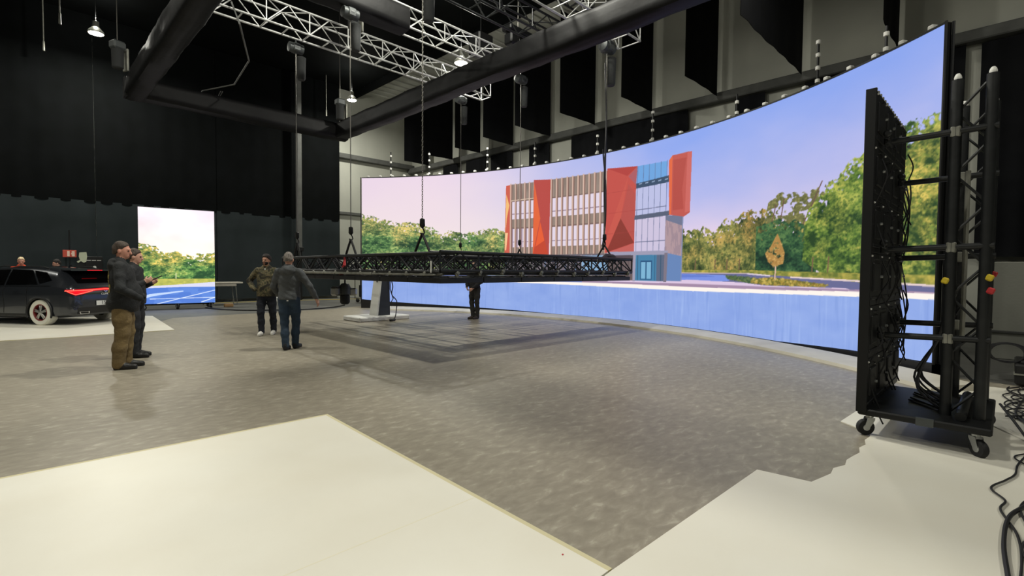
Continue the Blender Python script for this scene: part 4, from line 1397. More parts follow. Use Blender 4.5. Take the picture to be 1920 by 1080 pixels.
# ------------------------------------------------------------------ totem stand on a white plinth
tt = thing('totem_stand', 'white and black leaning totem on a white plinth', 'stand', (6.8, 12.85, 0))
MB().bb(0, 1.66, 0, 1.0, .0, .13, .025).build('plinth', MT['whiteplastic'], tt)
sh = MB()          # white wedge side
sh.prism([(.70, .13), (1.14, .13), (1.12, 1.42), (.88, 1.42)], .3, .72, Matrix.Rotation(math.pi / 2, 4, 'X') @ Matrix.Scale(-1, 4, (0, 0, 1)))
sh.build('shell', MT['whiteplastic'], tt)
fc = MB()
fc.prism([(.76, .135), (1.15, .135), (1.13, 1.41), (.91, 1.41)], .29, .3, Matrix.Rotation(math.pi / 2, 4, 'X') @ Matrix.Scale(-1, 4, (0, 0, 1)))
fc.build('dark_face', mat('totem_face', (44, 48, 54), .5), tt)
MB().lathe([(.02, 0), (.035, .004), (.035, .012), (.01, .014)], 12, Matrix.Translation((.818, .45, 1.14)) @ Matrix.Rotation(-math.pi / 2, 4, 'Y')).build('socket', MT['blackplastic'], tt)
pts = [(1.17, .3, 1.25), (1.22, .25, 1.0), (1.2, .27, .75), (1.32, .2, .55), (1.28, .15, .3), (1.12, -.05, .1), (.94, -.2, .03)]
MB().tube(smooth_pts(pts), .017, 6).build('charging_cable', MT['cable'], tt, True)
MB().tube([(1.17, .32, 1.2), (1.15, .28, .9), (1.24, .26, .62), (1.17, .28, .5)], .015, 6).build('charging_cable', MT['cable'], tt, True)
MB().box((.92, -.22, .035), (.2, .12, .07), Matrix.Rotation(.4, 3, 'Z'), .025).build('plug', MT['blackplastic'], tt)

# ------------------------------------------------------------------ table and clutter at the back
tb = thing('folding_table', 'white folding table beside the small screen', 'table', (5.62, 22.5, 0))
MB().bb(-.3, 1.05, 0, .7, .87, .93, .01).build('table_top', MT['skirt'], tb)
MB().bb(-.25, .82, .03, .67, .76, .86, .02).build('apron', MT['skirt'], tb)
for x_, y_ in ((-.2, .1), (.8, .1), (-.2, .6), (.8, .6)):
    MB().tube([(x_, y_, .8), (x_ + (.06 if x_ > 0 else -.06), y_, 0)], .015, 6).build('leg', MT['dullalu'], tb)
tag(MB().bb(7.9, 8.6, 23.5, 23.8, -.01, .2, .02).build('polystyrene_block', MT['whiteplastic']), 'white block on the floor by the curtain', 'block')
tag(MB().bb(5.7, 6.0, 21.4, 21.6, -.01, .12, .02).build('cable_box', MT['brown']), 'small brown box beside the screen castors', 'box')
t = thing('equipment_cart', 'low dark equipment cart left of the big screen', 'cart', (11.3, 20.6, 0))
MB().bb(-.5, .5, -.3, .3, .18, .24, .01).build('platform', MT['dullalu'], t)
MB().bb(-.3, .05, -.25, .25, .24, .78, .02).build('black_case', MT['blackplastic'], t)
MB().bb(.1, .42, -.25, .25, .24, .92, .015).build('cardboard_box', MT['brown'], t)
MB().tube([(-.48, -.25, .2), (-.48, -.25, 1.2), (-.48, .25, 1.2), (-.48, .25, .2)], .018, 6).build('handle', MT['blackmetal'], t)
for x_ in (-.4, .4):
    for y_ in (-.22, .22):
        k = inst('caster', CM[0], t, (x_, y_, 0))
        inst('wheel', CM[1], k)
cable('black cable running along the floor behind the walking men', [(5.0, 21.2, .012), (5.3, 19.9, .012), (6.0, 18.9, .012), (7.4, 18.3, .012), (8.6, 18.5, .012), (9.6, 19.4, .012)], .025)

# signs in front of the curtain behind the car
t = thing('emergency_sign', 'red emergency sign with two white symbols on the black curtain', 'sign', (1.22, 24.45, 1.86))
MB().bb(0, .38, 0, .02, 0, .26, .004).build('plate', mat('sign_red', (206, 84, 66), .5), t)
wm_ = mat('sign_white', (246, 214, 196), .5)
MB().bb(.12, .19, -.006, 0, .03, .23).build('white_symbol', wm_, t)
q = MB()
q.bb(.25, .33, -.006, 0, .03, .23)
q.bb(.23, .25, -.006, 0, .1, .16)
q.build('white_symbol', wm_, t)
MB().tube([(.19, .03, 1.0), (.19, .03, -1.86)], .02, 6).build('post', MT['blackmetal'], t)
t = thing('paper_notice', 'torn pale paper notice pinned beside the red sign', 'notice', (1.6, 24.45, 1.6))
MB().prism([(0, .1), (.09, .16), (.06, .3), (.08, .44), (.28, .46), (.3, .3), (.27, .1), (.2, .06), (.12, .12), (.04, .05)], 0, .01, Matrix.Rotation(math.pi / 2, 4, 'X')).build('paper', mat('paper', (196, 202, 176), .8), t)
MB().bb(.02, .28, .01, .05, -1.6, .35).build('board', MT['blackplastic'], t)
t = thing('notice_board', 'black stand with a thin white line and a dot', 'notice', (1.85, 24.45, 0))
MB().bb(0, .5, 0, .04, 0, 1.9, .01).build('board', MT['blackplastic'], t)
for x_ in (.03, .18, .33):
    MB().bb(x_, x_ + .12, -.006, 0, 1.74, 1.765).build('white_line', MT['whiteplastic'], t)
MB().lathe([(.05, 0), (.05, .006)], 14, Matrix.Translation((.26, 0, 1.5)) @ Matrix.Rotation(math.pi / 2, 4, 'X')).build('white_dot', MT['whiteplastic'], t)
# ------------------------------------------------------------------ the dark car on the white board
CP = dict(
    paint=mat('dark_grey_car_paint', (44, 47, 52), .22, .35, coat=.8),
    glass=mat('tinted_glass', (8, 8, 9), .06, spec=.6),
    trim=mat('car_black_trim', (14, 14, 15), .5),
    tail=mat('tail_light_red', (150, 8, 22), .25, emit=((225, 6, 24), 1.0)),
    tailline=mat('tail_light_line', (255, 90, 70), .3, emit=((255, 92, 74), 2.2)),
    tyre=mat('white_wrapped_tyre', (222, 220, 206), .8, bump=(40, .2)),
    rim=mat('rim_silver', (176, 176, 172), .3, .8),
    rimdark=mat('rim_dark', (22, 22, 24), .5),
    rimred=mat('rim_red_ring', (120, 36, 36), .5),
    plate=mat('number_plate', (226, 228, 226), .5),
    ink=mat('plate_ink', (60, 64, 70), .6),
    chrome=mat('chrome_trim', (200, 200, 202), .15, 1.),
)
car = thing('car', 'dark grey hatchback with a full-width red tail light and white wrapped tyres', 'car', (1.13, 17.86, 0), math.atan2(.806, -.592))
# stations: x, half width, underside, shoulder z, roof half width, roof z
ST = np.array([
    (-.93, .60, .44, .74, .52, .82), (-.905, .76, .34, .86, .64, .93), (-.86, .85, .27, .93, .70, 1.0), (-.78, .89, .24, .97, .71, 1.09), (-.6, .915, .22, .99, .70, 1.24),
    (-.42, .92, .2, 1.0, .69, 1.385), (-.36, .92, .2, 1.0, .69, 1.42), (-.1, .92, .18, .99, .67, 1.465), (.5, .92, .18, .98, .67, 1.505), (1.2, .92, .18, .96, .66, 1.51),
    (1.75, .92, .18, .95, .64, 1.47), (2.25, .92, .18, .94, .63, 1.26), (2.62, .92, .18, .92, .68, 1.04), (3.1, .905, .2, .88, .66, .96), (3.4, .84, .24, .8, .6, .87), (3.54, .66, .34, .68, .48, .74)])


def car_section(x):
    w_, zb, zs, wr_, zr = [np.interp(x, ST[:, 0], ST[:, k]) for k in range(1, 6)]
    gh = zr - zs
    return [(0, zb), (w_ * .8, zb), (w_ * .96, zb + .05), (w_ * .985, zb + .17), (w_ * .975, .5), (w_ * 1.0, .5 + (zs - .5) * .55), (w_ * .985, zs - .06), (w_ * .955, zs),
            (w_ * .955 + (wr_ - w_ * .955) * .55, zs + gh * .55), (wr_ + .015, zs + gh * .86), (wr_ - .05, zs + gh * .95), (wr_ * .55, zs + gh * .985), (0, zr)]


xs = np.unique(np.concatenate([np.linspace(-.93, -.3, 24), np.linspace(-.3, 3.54, 48)]))
rows = []
for x in xs:
    h = car_section(x)
    rows.append([(x, y, z) for y, z in h] + [(x, -y, z) for y, z in h[-2:0:-1]])
bd = MB()
bd.grid([r + [r[0]] for r in rows])
K = len(rows[0])
bd2 = MB()
flat = [p for r in rows for p in r]
fs = [(i * K + j, i * K + (j + 1) % K, (i + 1) * K + (j + 1) % K, (i + 1) * K + j) for i in range(len(rows) - 1) for j in range(K)]
fs += [tuple(range(K))[::-1], tuple(range((len(rows) - 1) * K, len(rows) * K))]
bd2.add(flat, [f[::-1] for f in fs])
body = bd2.build('body', [CP['paint'], CP['trim']], car, True)
tree = BVHTree.FromPolygons([Vector(v) for v in flat], [f[::-1] for f in fs])
cut = MB()
for x_ in (0, 2.65):
    for s_ in (-1, 1):
        cut.lathe([(.365, 0), (.365, .36)], 36, Matrix.Translation((x_, s_ * .66 if s_ > 0 else -1.02, .335)) @ Matrix.Rotation(-math.pi / 2, 4, 'X'), mi=1)
cob = cut.build('wheel_arch_cutter', [CP['paint'], CP['trim']])
cob.parent = car
mod_ = body.modifiers.new('arches', 'BOOLEAN')
mod_.object = cob
mod_.operation = 'DIFFERENCE'
mod_.solver = 'EXACT'
bpy.context.view_layer.update()
dg = bpy.context.evaluated_depsgraph_get()
nm = bpy.data.meshes.new_from_object(body.evaluated_get(dg))
body.modifiers.clear()
body.data = nm
bpy.data.objects.remove(cob)


def project(name, m, pts_uv, fn, off=.008, smooth=True, parent=car):
    """lay a grid patch on the car body: fn(u, v) gives (ray origin, direction)"""
    P = []
    for r in pts_uv:
        row = []
        for u in r:
            o_, d_ = fn(*u)
            h_ = tree.ray_cast(Vector(o_), Vector(d_))
            if h_[0] is None:
                h_ = (tree.find_nearest(Vector(o_) + Vector(d_) * 2.5)[0], None)
            row.append(h_[0] - Vector(d_).normalized() * off)
        P.append(row)
    return MB().grid(P).build(name, m, parent, smooth)


def quadgrid(tl, tr, br, bl, n=8, k=5):
    """grid between four corner pairs"""
    out = []
    for j in range(k + 1):
        t = j / k
        a = [tl[i] + (bl[i] - tl[i]) * t for i in (0, 1)]
        b = [tr[i] + (br[i] - tr[i]) * t for i in (0, 1)]
        out.append([tuple(a[i] + (b[i] - a[i]) * s / n for i in (0, 1)) for s in range(n + 1)])
    return out


for sd in (1, -1):
    side = lambda x, z, sd=sd: ((x, sd * 3, z), (0, -sd, 0))
    project('side_window', CP['glass'], quadgrid((.42, 1.41), (1.06, 1.43), (1.06, 1.03), (.1, 1.05)), side, .012)
    project('side_window', CP['glass'], quadgrid((1.12, 1.43), (1.62, 1.40), (2.15, 1.02), (1.12, 1.03)), side, .012)
    project('quarter_window', CP['glass'], quadgrid((-.02, 1.36), (.36, 1.40), (.04, 1.07), (-.28, 1.16)), side, .012)
    project('window_trim', CP['chrome'], quadgrid((-.3, 1.02), (2.2, .995), (2.2, .985), (-.3, 1.008), 20, 1), side, .01)
    project('sill_cladding', CP['trim'], quadgrid((.4, .30), (2.25, .30), (2.25, .2), (.4, .2), 12, 2), side, .012)
    project('door_seam', CP['trim'], quadgrid((.36, 1.0), (.372, 1.0), (.412, .32), (.40, .32), 1, 10), side, .006)
    project('door_seam', CP['trim'], quadgrid((1.08, 1.0), (1.092, 1.0), (1.092, .32), (1.08, .32), 1, 10), side, .006)
    project('door_handle', CP['chrome'], quadgrid((.55, .86), (.78, .86), (.78, .83), (.55, .83), 4, 1), side, .03)
    project('door_handle', CP['chrome'], quadgrid((1.3, .86), (1.53, .86), (1.53, .83), (1.3, .83), 4, 1), side, .03)
    mr = MB().box((1.95, sd * 1.02, 1.06), (.16, .2, .13), None, .04)
    mr.build('wing_mirror', CP['paint'], car)
    for x_ in (0, 2.65):        # black arch lip
        pts = [(x_ + .375 * math.cos(a), sd * (.915 if x_ < 1 else .91), .335 + .375 * math.sin(a)) for a in np.linspace(-.35, math.pi + .35, 22)]
        MB().tube(pts, .022, 6).build('arch_lip', CP['trim'], car, True)
# rear
back = lambda y, z: ((-3, y, z), (1, 0, 0))
top = lambda x, y: ((x, y, 3), (0, 0, -1))
project('rear_window', CP['glass'], quadgrid((-.44, .56), (-.44, -.56), (-.79, -.6), (-.79, .6), 10, 8), top, .012)
sp_ = MB()
sp_.prism([(-.62, .62), (-.62, -.62), (-.34, -.64), (-.34, .64)], 1.40, 1.432)
sp_.build('roof_spoiler', CP['paint'], car)
MB().bb(-.635, -.615, -.2, .2, 1.405, 1.425).build('brake_lamp', CP['tail'], car)


def around(phi, z):
    """ray from outside towards the rear quarter at a heading phi from straight back"""
    d_ = Vector((math.cos(phi), -math.sin(phi), 0))
    return (Vector((-.2, 0, z)) - d_ * 3, d_)


ph = np.linspace(-1.02, 1.02, 61)


def tl_top(p):
    return .955 - .035 * abs(p) / 1.02


def tl_bot(p):
    a = abs(p)
    return float(np.interp(a, [0, .35, .5, .82, .95, 1.02], [.895, .885, .855, .775, .85, .905]))


project('tail_light', CP['tail'], [[(p, tl_top(p) + (tl_bot(p) - tl_top(p)) * k / 3) for p in ph] for k in range(4)], around, .012)
project('light_line', CP['tailline'], [[(p, tl_top(p) - .022 - k * .014) for p in ph] for k in range(2)], around, .02)
for sg in (1, -1):
    pp = np.linspace(.42, 1.0, 24)
    project('light_line', CP['tailline'], [[(sg * p, tl_bot(p) + .028 - k * .013) for p in pp] for k in range(2)], around, .02)
project('bumper_cladding', CP['trim'], quadgrid((.72, .46), (-.72, -0 + .46), (-.7, .3), (.7, .3), 12, 3), back, .01)
project('number_plate', CP['plate'], quadgrid((.26, .62), (-.26, .62), (-.26, .5), (.26, .5), 4, 2), back, .02)
plx = tree.ray_cast(Vector((-3, 0, .56)), Vector((1, 0, 0)))[0].x - .026
fc_ = bpy.data.curves.new('plate_text', 'FONT')


def text_mesh(txt, size, m, loc, rot, parent, name='lettering'):
    cu = bpy.data.curves.new(name, 'FONT')
    cu.body = txt
    cu.size = size
    cu.align_x = 'CENTER'
    cu.align_y = 'CENTER'
    cu.extrude = .002
    ob = bpy.data.objects.new(name, cu)
    coll.objects.link(ob)
    bpy.context.view_layer.update()
    me = bpy.data.meshes.new_from_object(ob.evaluated_get(bpy.context.evaluated_depsgraph_get()))
    bpy.data.objects.remove(ob)
    me.materials.clear()
    me.materials.append(m)
    o2 = inst(name, me, parent, loc)
    o2.rotation_euler = rot
    return o2


text_mesh('1587', .13, CP['ink'], (plx, 0, .56), (math.pi / 2, 0, -math.pi / 2), car, 'plate_number')
lx = tree.ray_cast(Vector((-3, 0, .8)), Vector((1, 0, 0)))[0].x - .012
text_mesh('CUPRA', .075, CP['plate'], (lx, 0, .79), (math.pi / 2, 0, -math.pi / 2), car, 'badge_lettering')
bg = MB()
bg.prism([(-.05, .03), (0, .0), (.05, .03), (.03, .05), (.012, .03), (-.012, .03), (-.03, .05)], 0, .008, Matrix.Translation((lx - .0, 0, .84)) @ Matrix.Rotation(-math.pi / 2, 4, 'Z') @ Matrix.Rotation(math.pi / 2, 4, 'X'))
bg.build('emblem', CP['chrome'], car)
for sg in (1, -1):
    project('exhaust_trim', CP['chrome'], quadgrid((sg * .68, .36), (sg * .42, .36), (sg * .40, .29), (sg * .64, .29), 4, 2), back, .02)
    project('exhaust_opening', CP['trim'], quadgrid((sg * .645, .345), (sg * .45, .345), (sg * .44, .305), (sg * .62, .305), 4, 2), back, .026)
MB().tube([(.3, -.1, 1.49), (.28, -.1, 1.53), (.2, -.1, 1.55)], [.03, .02, .01], 6).build('roof_fin', CP['paint'], car)
for sg in (1, -1):
    MB().tube([(.0, sg * .62, 1.45), (.2, sg * .625, 1.5), (1.4, sg * .62, 1.515), (1.6, sg * .61, 1.48)], .014, 6).build('roof_rail', CP['trim'], car, True)
# wheels
RY = Matrix.Rotation(-math.pi / 2, 4, 'X')          # axis z -> y


def wheel(x, sd):
    e = bpy.data.objects.new('wheel', None)
    coll.objects.link(e)
    e.parent = car
    e.location = (x, sd * .79, .335)
    if sd < 0:
        e.rotation_euler = (0, 0, math.pi)
    return e


tym = MB().lathe([(.2, -.1), (.3, -.115), (.328, -.09), (.335, -.04), (.335, .04), (.328, .09), (.3, .115), (.215, .105), (.2, .06)], 36, RY, close=True).mesh('tyre', CP['tyre'], True)
rrm = MB().lathe([(.19, .02), (.19, .09), (.2, .108), (.21, .104), (.205, .02)], 36, RY, close=True).mesh('rim_ring', CP['rimred'], True)
dsm = MB().lathe([(.02, .0), (.2, .0), (.2, .02), (.02, .025)], 30, RY).mesh('brake_disc', CP['rimdark'], True)
spm = MB()
for k in range(5):
    a = 2 * math.pi * k / 5 + .3
    for dw in (-.13, .13):
        p1 = (.035 * math.cos(a), .095, .035 * math.sin(a))
        p2 = (.19 * math.cos(a + dw), .08, .19 * math.sin(a + dw))
        spm.tube([p1, p2], [.026, .018], 6)
spm.lathe([(.02, .07), (.045, .08), (.045, .105), (.02, .11)], 14, RY)
spm = spm.mesh('spokes', CP['rim'], True)
for x_ in (0, 2.65):
    for sd in (1, -1):
        e = wheel(x_, sd)
        inst('tyre', tym, e)
        inst('rim_ring', rrm, e)
        inst('brake_disc', dsm, e)
        inst('spokes', spm, e)
# ------------------------------------------------------------------ people: smooth blended bodies, one continuous mesh each
def surface_nets(D, org, h):
    """quad mesh of the zero level of grid D"""
    nx, ny, nz = D.shape
    ins = D < 0
    cs = ins[:-1, :-1, :-1].astype(np.int8)
    cnt = np.zeros((nx - 1, ny - 1, nz - 1), np.int8)
    for a in (0, 1):
        for b in (0, 1):
            for c in (0, 1):
                cnt += ins[a:nx - 1 + a, b:ny - 1 + b, c:nz - 1 + c]
    act = (cnt > 0) & (cnt < 8)
    idx = np.full(act.shape, -1, np.int64)
    cells = np.argwhere(act)
    idx[act] = np.arange(len(cells))
    pos = np.zeros((len(cells), 3))
    num = np.zeros(len(cells))
    corners = [(a, b, c) for a in (0, 1) for b in (0, 1) for c in (0, 1)]
    val = {k: D[cells[:, 0] + k[0], cells[:, 1] + k[1], cells[:, 2] + k[2]] for k in corners}
    for k in corners:
        for ax in range(3):
            if k[ax]:
                continue
            k2 = list(k)
            k2[ax] = 1
            k2 = tuple(k2)
            v0, v1 = val[k], val[k2]
            m = (v0 < 0) != (v1 < 0)
            t = np.where(m, v0 / np.where(m, v0 - v1, 1), 0)
            p = np.tile(np.array(k, float), (len(cells), 1))
            p[:, ax] += t
            pos[m] += p[m]
            num[m] += 1
    V = (cells + pos / num[:, None]) * h + org
    F = []
    for ax in range(3):
        sl0 = [slice(None)] * 3
        sl1 = [slice(None)] * 3
        sl0[ax], sl1[ax] = slice(0, -1), slice(1, None)
        a, b = ins[tuple(sl0)], ins[tuple(sl1)]
        e = np.argwhere(a != b)
        o1, o2 = (ax + 1) % 3, (ax + 2) % 3
        ok = (e[:, o1] > 0) & (e[:, o2] > 0) & (e[:, o1] < D.shape[o1] - 1) & (e[:, o2] < D.shape[o2] - 1)
        e = e[ok]
        fl = a[tuple(e.T)]

        def cell(d1, d2):
            c = e.copy()
            c[:, o1] -= d1
            c[:, o2] -= d2
            return idx[c[:, 0], c[:, 1], c[:, 2]]
        q = np.stack([cell(1, 1), cell(0, 1), cell(0, 0), cell(1, 0)], 1)
        q[~fl] = q[~fl][:, ::-1]
        F.append(q)
    return V, np.concatenate(F)


class Body:
    """blended solid: capsules and ellipsoids grouped by material"""

    def __init__(s):
        s.p = []          # (group, kind, data, blend)

    def cap(s, g, p, q, r0, r1=None, k=.03):
        s.p.append((g, 'c', (np.array(p, float), np.array(q, float), r0, r0 if r1 is None else r1), k))

    def chain(s, g, pts, rs, k=.03):
        for i in range(len(pts) - 1):
            s.cap(g, pts[i], pts[i + 1], rs[i], rs[i + 1], k)

    def ell(s, g, c, r, k=.03, M=None):
        s.p.append((g, 'e', (np.array(c, float), np.array(r, float), M), k))

    def mesh(s, name, mats, groups, h=.009, cuts=None, wrinkle=None, smooth=2):
        pts = []
        for g, kd, d, k in s.p:
            if kd == 'c':
                pts += [d[0] - max(d[2], d[3]), d[0] + max(d[2], d[3]), d[1] - max(d[2], d[3]), d[1] + max(d[2], d[3])]
            else:
                pts += [d[0] - max(d[1]), d[0] + max(d[1])]
        pts = np.array(pts)
        lo, hi = pts.min(0) - .05, pts.max(0) + .05
        n = np.ceil((hi - lo) / h).astype(int) + 1
        ax = [lo[i] + h * np.arange(n[i]) for i in range(3)]
        DG = {g: np.full(n, .5, np.float32) for g in groups}
        for g, kd, d, k in s.p:
            if kd == 'c':
                p, q, r0, r1 = d
                a, b = np.minimum(p, q) - max(r0, r1) - .1, np.maximum(p, q) + max(r0, r1) + .1
            else:
                a, b = d[0] - max(d[1]) - .1, d[0] + max(d[1]) + .1
            i0 = np.clip(((a - lo) / h).astype(int), 0, n)
            i1 = np.clip(((b - lo) / h).astype(int) + 2, 0, n)
            sl = tuple(slice(i0[t], i1[t]) for t in range(3))
            x, y, z = np.meshgrid(ax[0][sl[0]], ax[1][sl[1]], ax[2][sl[2]], indexing='ij', sparse=True)
            if kd == 'c':
                v = q - p
                L2 = max(v @ v, 1e-9)
                t = np.clip(((x - p[0]) * v[0] + (y - p[1]) * v[1] + (z - p[2]) * v[2]) / L2, 0, 1)
                dd = np.sqrt((x - p[0] - t * v[0]) ** 2 + (y - p[1] - t * v[1]) ** 2 + (z - p[2] - t * v[2]) ** 2) - (r0 + (r1 - r0) * t)
            else:
                c, r, M = d
                X, Y, Z = x - c[0], y - c[1], z - c[2]
                if M is not None:
                    X, Y, Z = (M[0][0] * X + M[1][0] * Y + M[2][0] * Z, M[0][1] * X + M[1][1] * Y + M[2][1] * Z, M[0][2] * X + M[1][2] * Y + M[2][2] * Z)
                k0 = np.sqrt((X / r[0]) ** 2 + (Y / r[1]) ** 2 + (Z / r[2]) ** 2)
                k1 = np.sqrt((X / r[0] ** 2) ** 2 + (Y / r[1] ** 2) ** 2 + (Z / r[2] ** 2) ** 2) + 1e-9
                dd = k0 * (k0 - 1) / k1
            cur = DG[g][sl]
            hh = np.clip(.5 + .5 * (cur - dd) / k, 0, 1)
            DG[g][sl] = cur + (dd - cur) * hh - k * hh * (1 - hh)
        X, Y, Z = np.meshgrid(*ax, indexing='ij', sparse=True)
        if wrinkle:
            for g, am in wrinkle.items():
                DG[g] = DG[g] + am * (np.sin(X * 31 + Z * 17) * np.sin(Z * 43 + Y * 19 + 1) + .6 * np.sin(Z * 71 + X * 37 - Y * 29)).astype(np.float32)
        if cuts:
            for g, fn in cuts.items():
                DG[g] = np.maximum(DG[g], fn(X, Y, Z).astype(np.float32))
        st = np.stack([DG[g] for g in groups])
        ident = st.argmin(0)
        D = st[0]
        for i in range(1, len(groups)):
            kk = .006
            hh = np.clip(.5 + .5 * (D - st[i]) / kk, 0, 1)
            D = D + (st[i] - D) * hh - kk * hh * (1 - hh)
        V, F = surface_nets(D, lo, h)
        # light smoothing
        for _ in range(smooth):
            acc, ct_ = np.zeros_like(V), np.zeros(len(V))
            for a in range(4):
                i, j = F[:, a], F[:, (a + 1) % 4]
                np.add.at(acc, i, V[j])
                np.add.at(ct_, i, 1)
                np.add.at(acc, j, V[i])
                np.add.at(ct_, j, 1)
            V = V * .5 + .5 * acc / np.maximum(ct_, 1)[:, None]
        ctr = V[F].mean(1)
        ci = np.clip(np.rint((ctr - lo) / h).astype(int), 0, n - 1)
        mi = ident[ci[:, 0], ci[:, 1], ci[:, 2]]
        me = bpy.data.meshes.new(name)
        me.vertices.add(len(V))
        me.vertices.foreach_set('co', V.astype(np.float32).reshape(-1))
        me.loops.add(len(F) * 4)
        me.polygons.add(len(F))
        me.loops.foreach_set('vertex_index', F.astype(np.int32).reshape(-1))
        me.polygons.foreach_set('loop_start', np.arange(0, len(F) * 4, 4, dtype=np.int32))
        for g in groups:
            me.materials.append(mats[g])
        me.polygons.foreach_set('material_index', mi.astype(np.int32))
        me.polygons.foreach_set('use_smooth', np.ones(len(F), bool))
        me.update(calc_edges=True)
        return me


def unit(v):
    v = np.array(v, float)
    return v / np.linalg.norm(v)


def add_hand(b, wrist, direction, palm, side, curl=.5, s=1.):
    """palm, four unequal fingers and a thumb; direction of the fingers, palm normal, side +1 right / -1 left"""
    d, n = unit(direction), unit(palm)
    n = unit(n - d * (n @ d))
    ac = np.cross(d, n) * side            # towards the little finger or thumb
    w = np.array(wrist, float)
    b.ell('skin', w + d * .045 * s, (.042 * s, .02 * s, .05 * s), .015, np.stack([ac, n, d], 1).tolist() and [[ac[i], n[i], d[i]] for i in range(3)])
    for k, (o, L) in enumerate(((-.03, .068), (-.01, .078), (.01, .073), (.029, .058))):
        p0 = w + (d * .08 + ac * -o) * s
        a1, a2 = curl * .9, curl * 2.1
        p1 = p0 + (d * math.cos(a1) + n * math.sin(a1)) * L * .5 * s
        p2 = p1 + (d * math.cos(a2) + n * math.sin(a2)) * L * .5 * s
        b.chain('skin', [p0, p1, p2], [.0095 * s, .009 * s, .0075 * s], .006)
    t0 = w + (d * .025 + ac * .03) * s
    t1 = t0 + (d * .03 + ac * .022 + n * .014) * s
    t2 = t1 + (d * .03 + ac * .002 + n * .012) * s
    b.chain('skin', [t0, t1, t2], [.013 * s, .011 * s, .009 * s], .01)


SKIN = {k: mat('skin_' + k, c, .55, var=(9, tuple(int(v * .93) for v in c), .4, .7)) for k, c in (('fair', (206, 158, 136)), ('tan', (186, 138, 112)), ('ruddy', (204, 146, 124)))}
EYE = mat('eye_dark', (40, 30, 26), .3)
LIP = mat('lips', (158, 92, 84), .5)
SOLE = mat('shoe_sole', (28, 28, 28), .7)


def camo_material():
    m = mat('camouflage_cloth', (62, 60, 44), .85)
    nt = m.node_tree
    tc = nt.nodes.new('ShaderNodeTexCoord')
    nz = nt.nodes.new('ShaderNodeTexNoise')
    nz.inputs['Scale'].default_value = 8
    nz.inputs['Detail'].default_value = 2.5
    nz.inputs['Distortion'].default_value = 1.2
    rp = nt.nodes.new('ShaderNodeValToRGB')
    rp.color_ramp.interpolation = 'CONSTANT'
    for i, (p, c) in enumerate([(0, (42, 39, 31)), (.43, (74, 70, 50)), (.52, (112, 102, 74)), (.6, (58, 64, 44)), (.66, (138, 128, 98))]):
        e = rp.color_ramp.elements[i] if i < 2 else rp.color_ramp.elements.new(p)
        e.position, e.color = p, (*lin(c), 1)
    nt.links.new(tc.outputs['Object'], nz.inputs['Vector'])
    nt.links.new(nz.outputs['Fac'], rp.inputs[0])
    nt.links.new(rp.outputs[0], nt.nodes['Principled BSDF'].inputs['Base Color'])
    return m


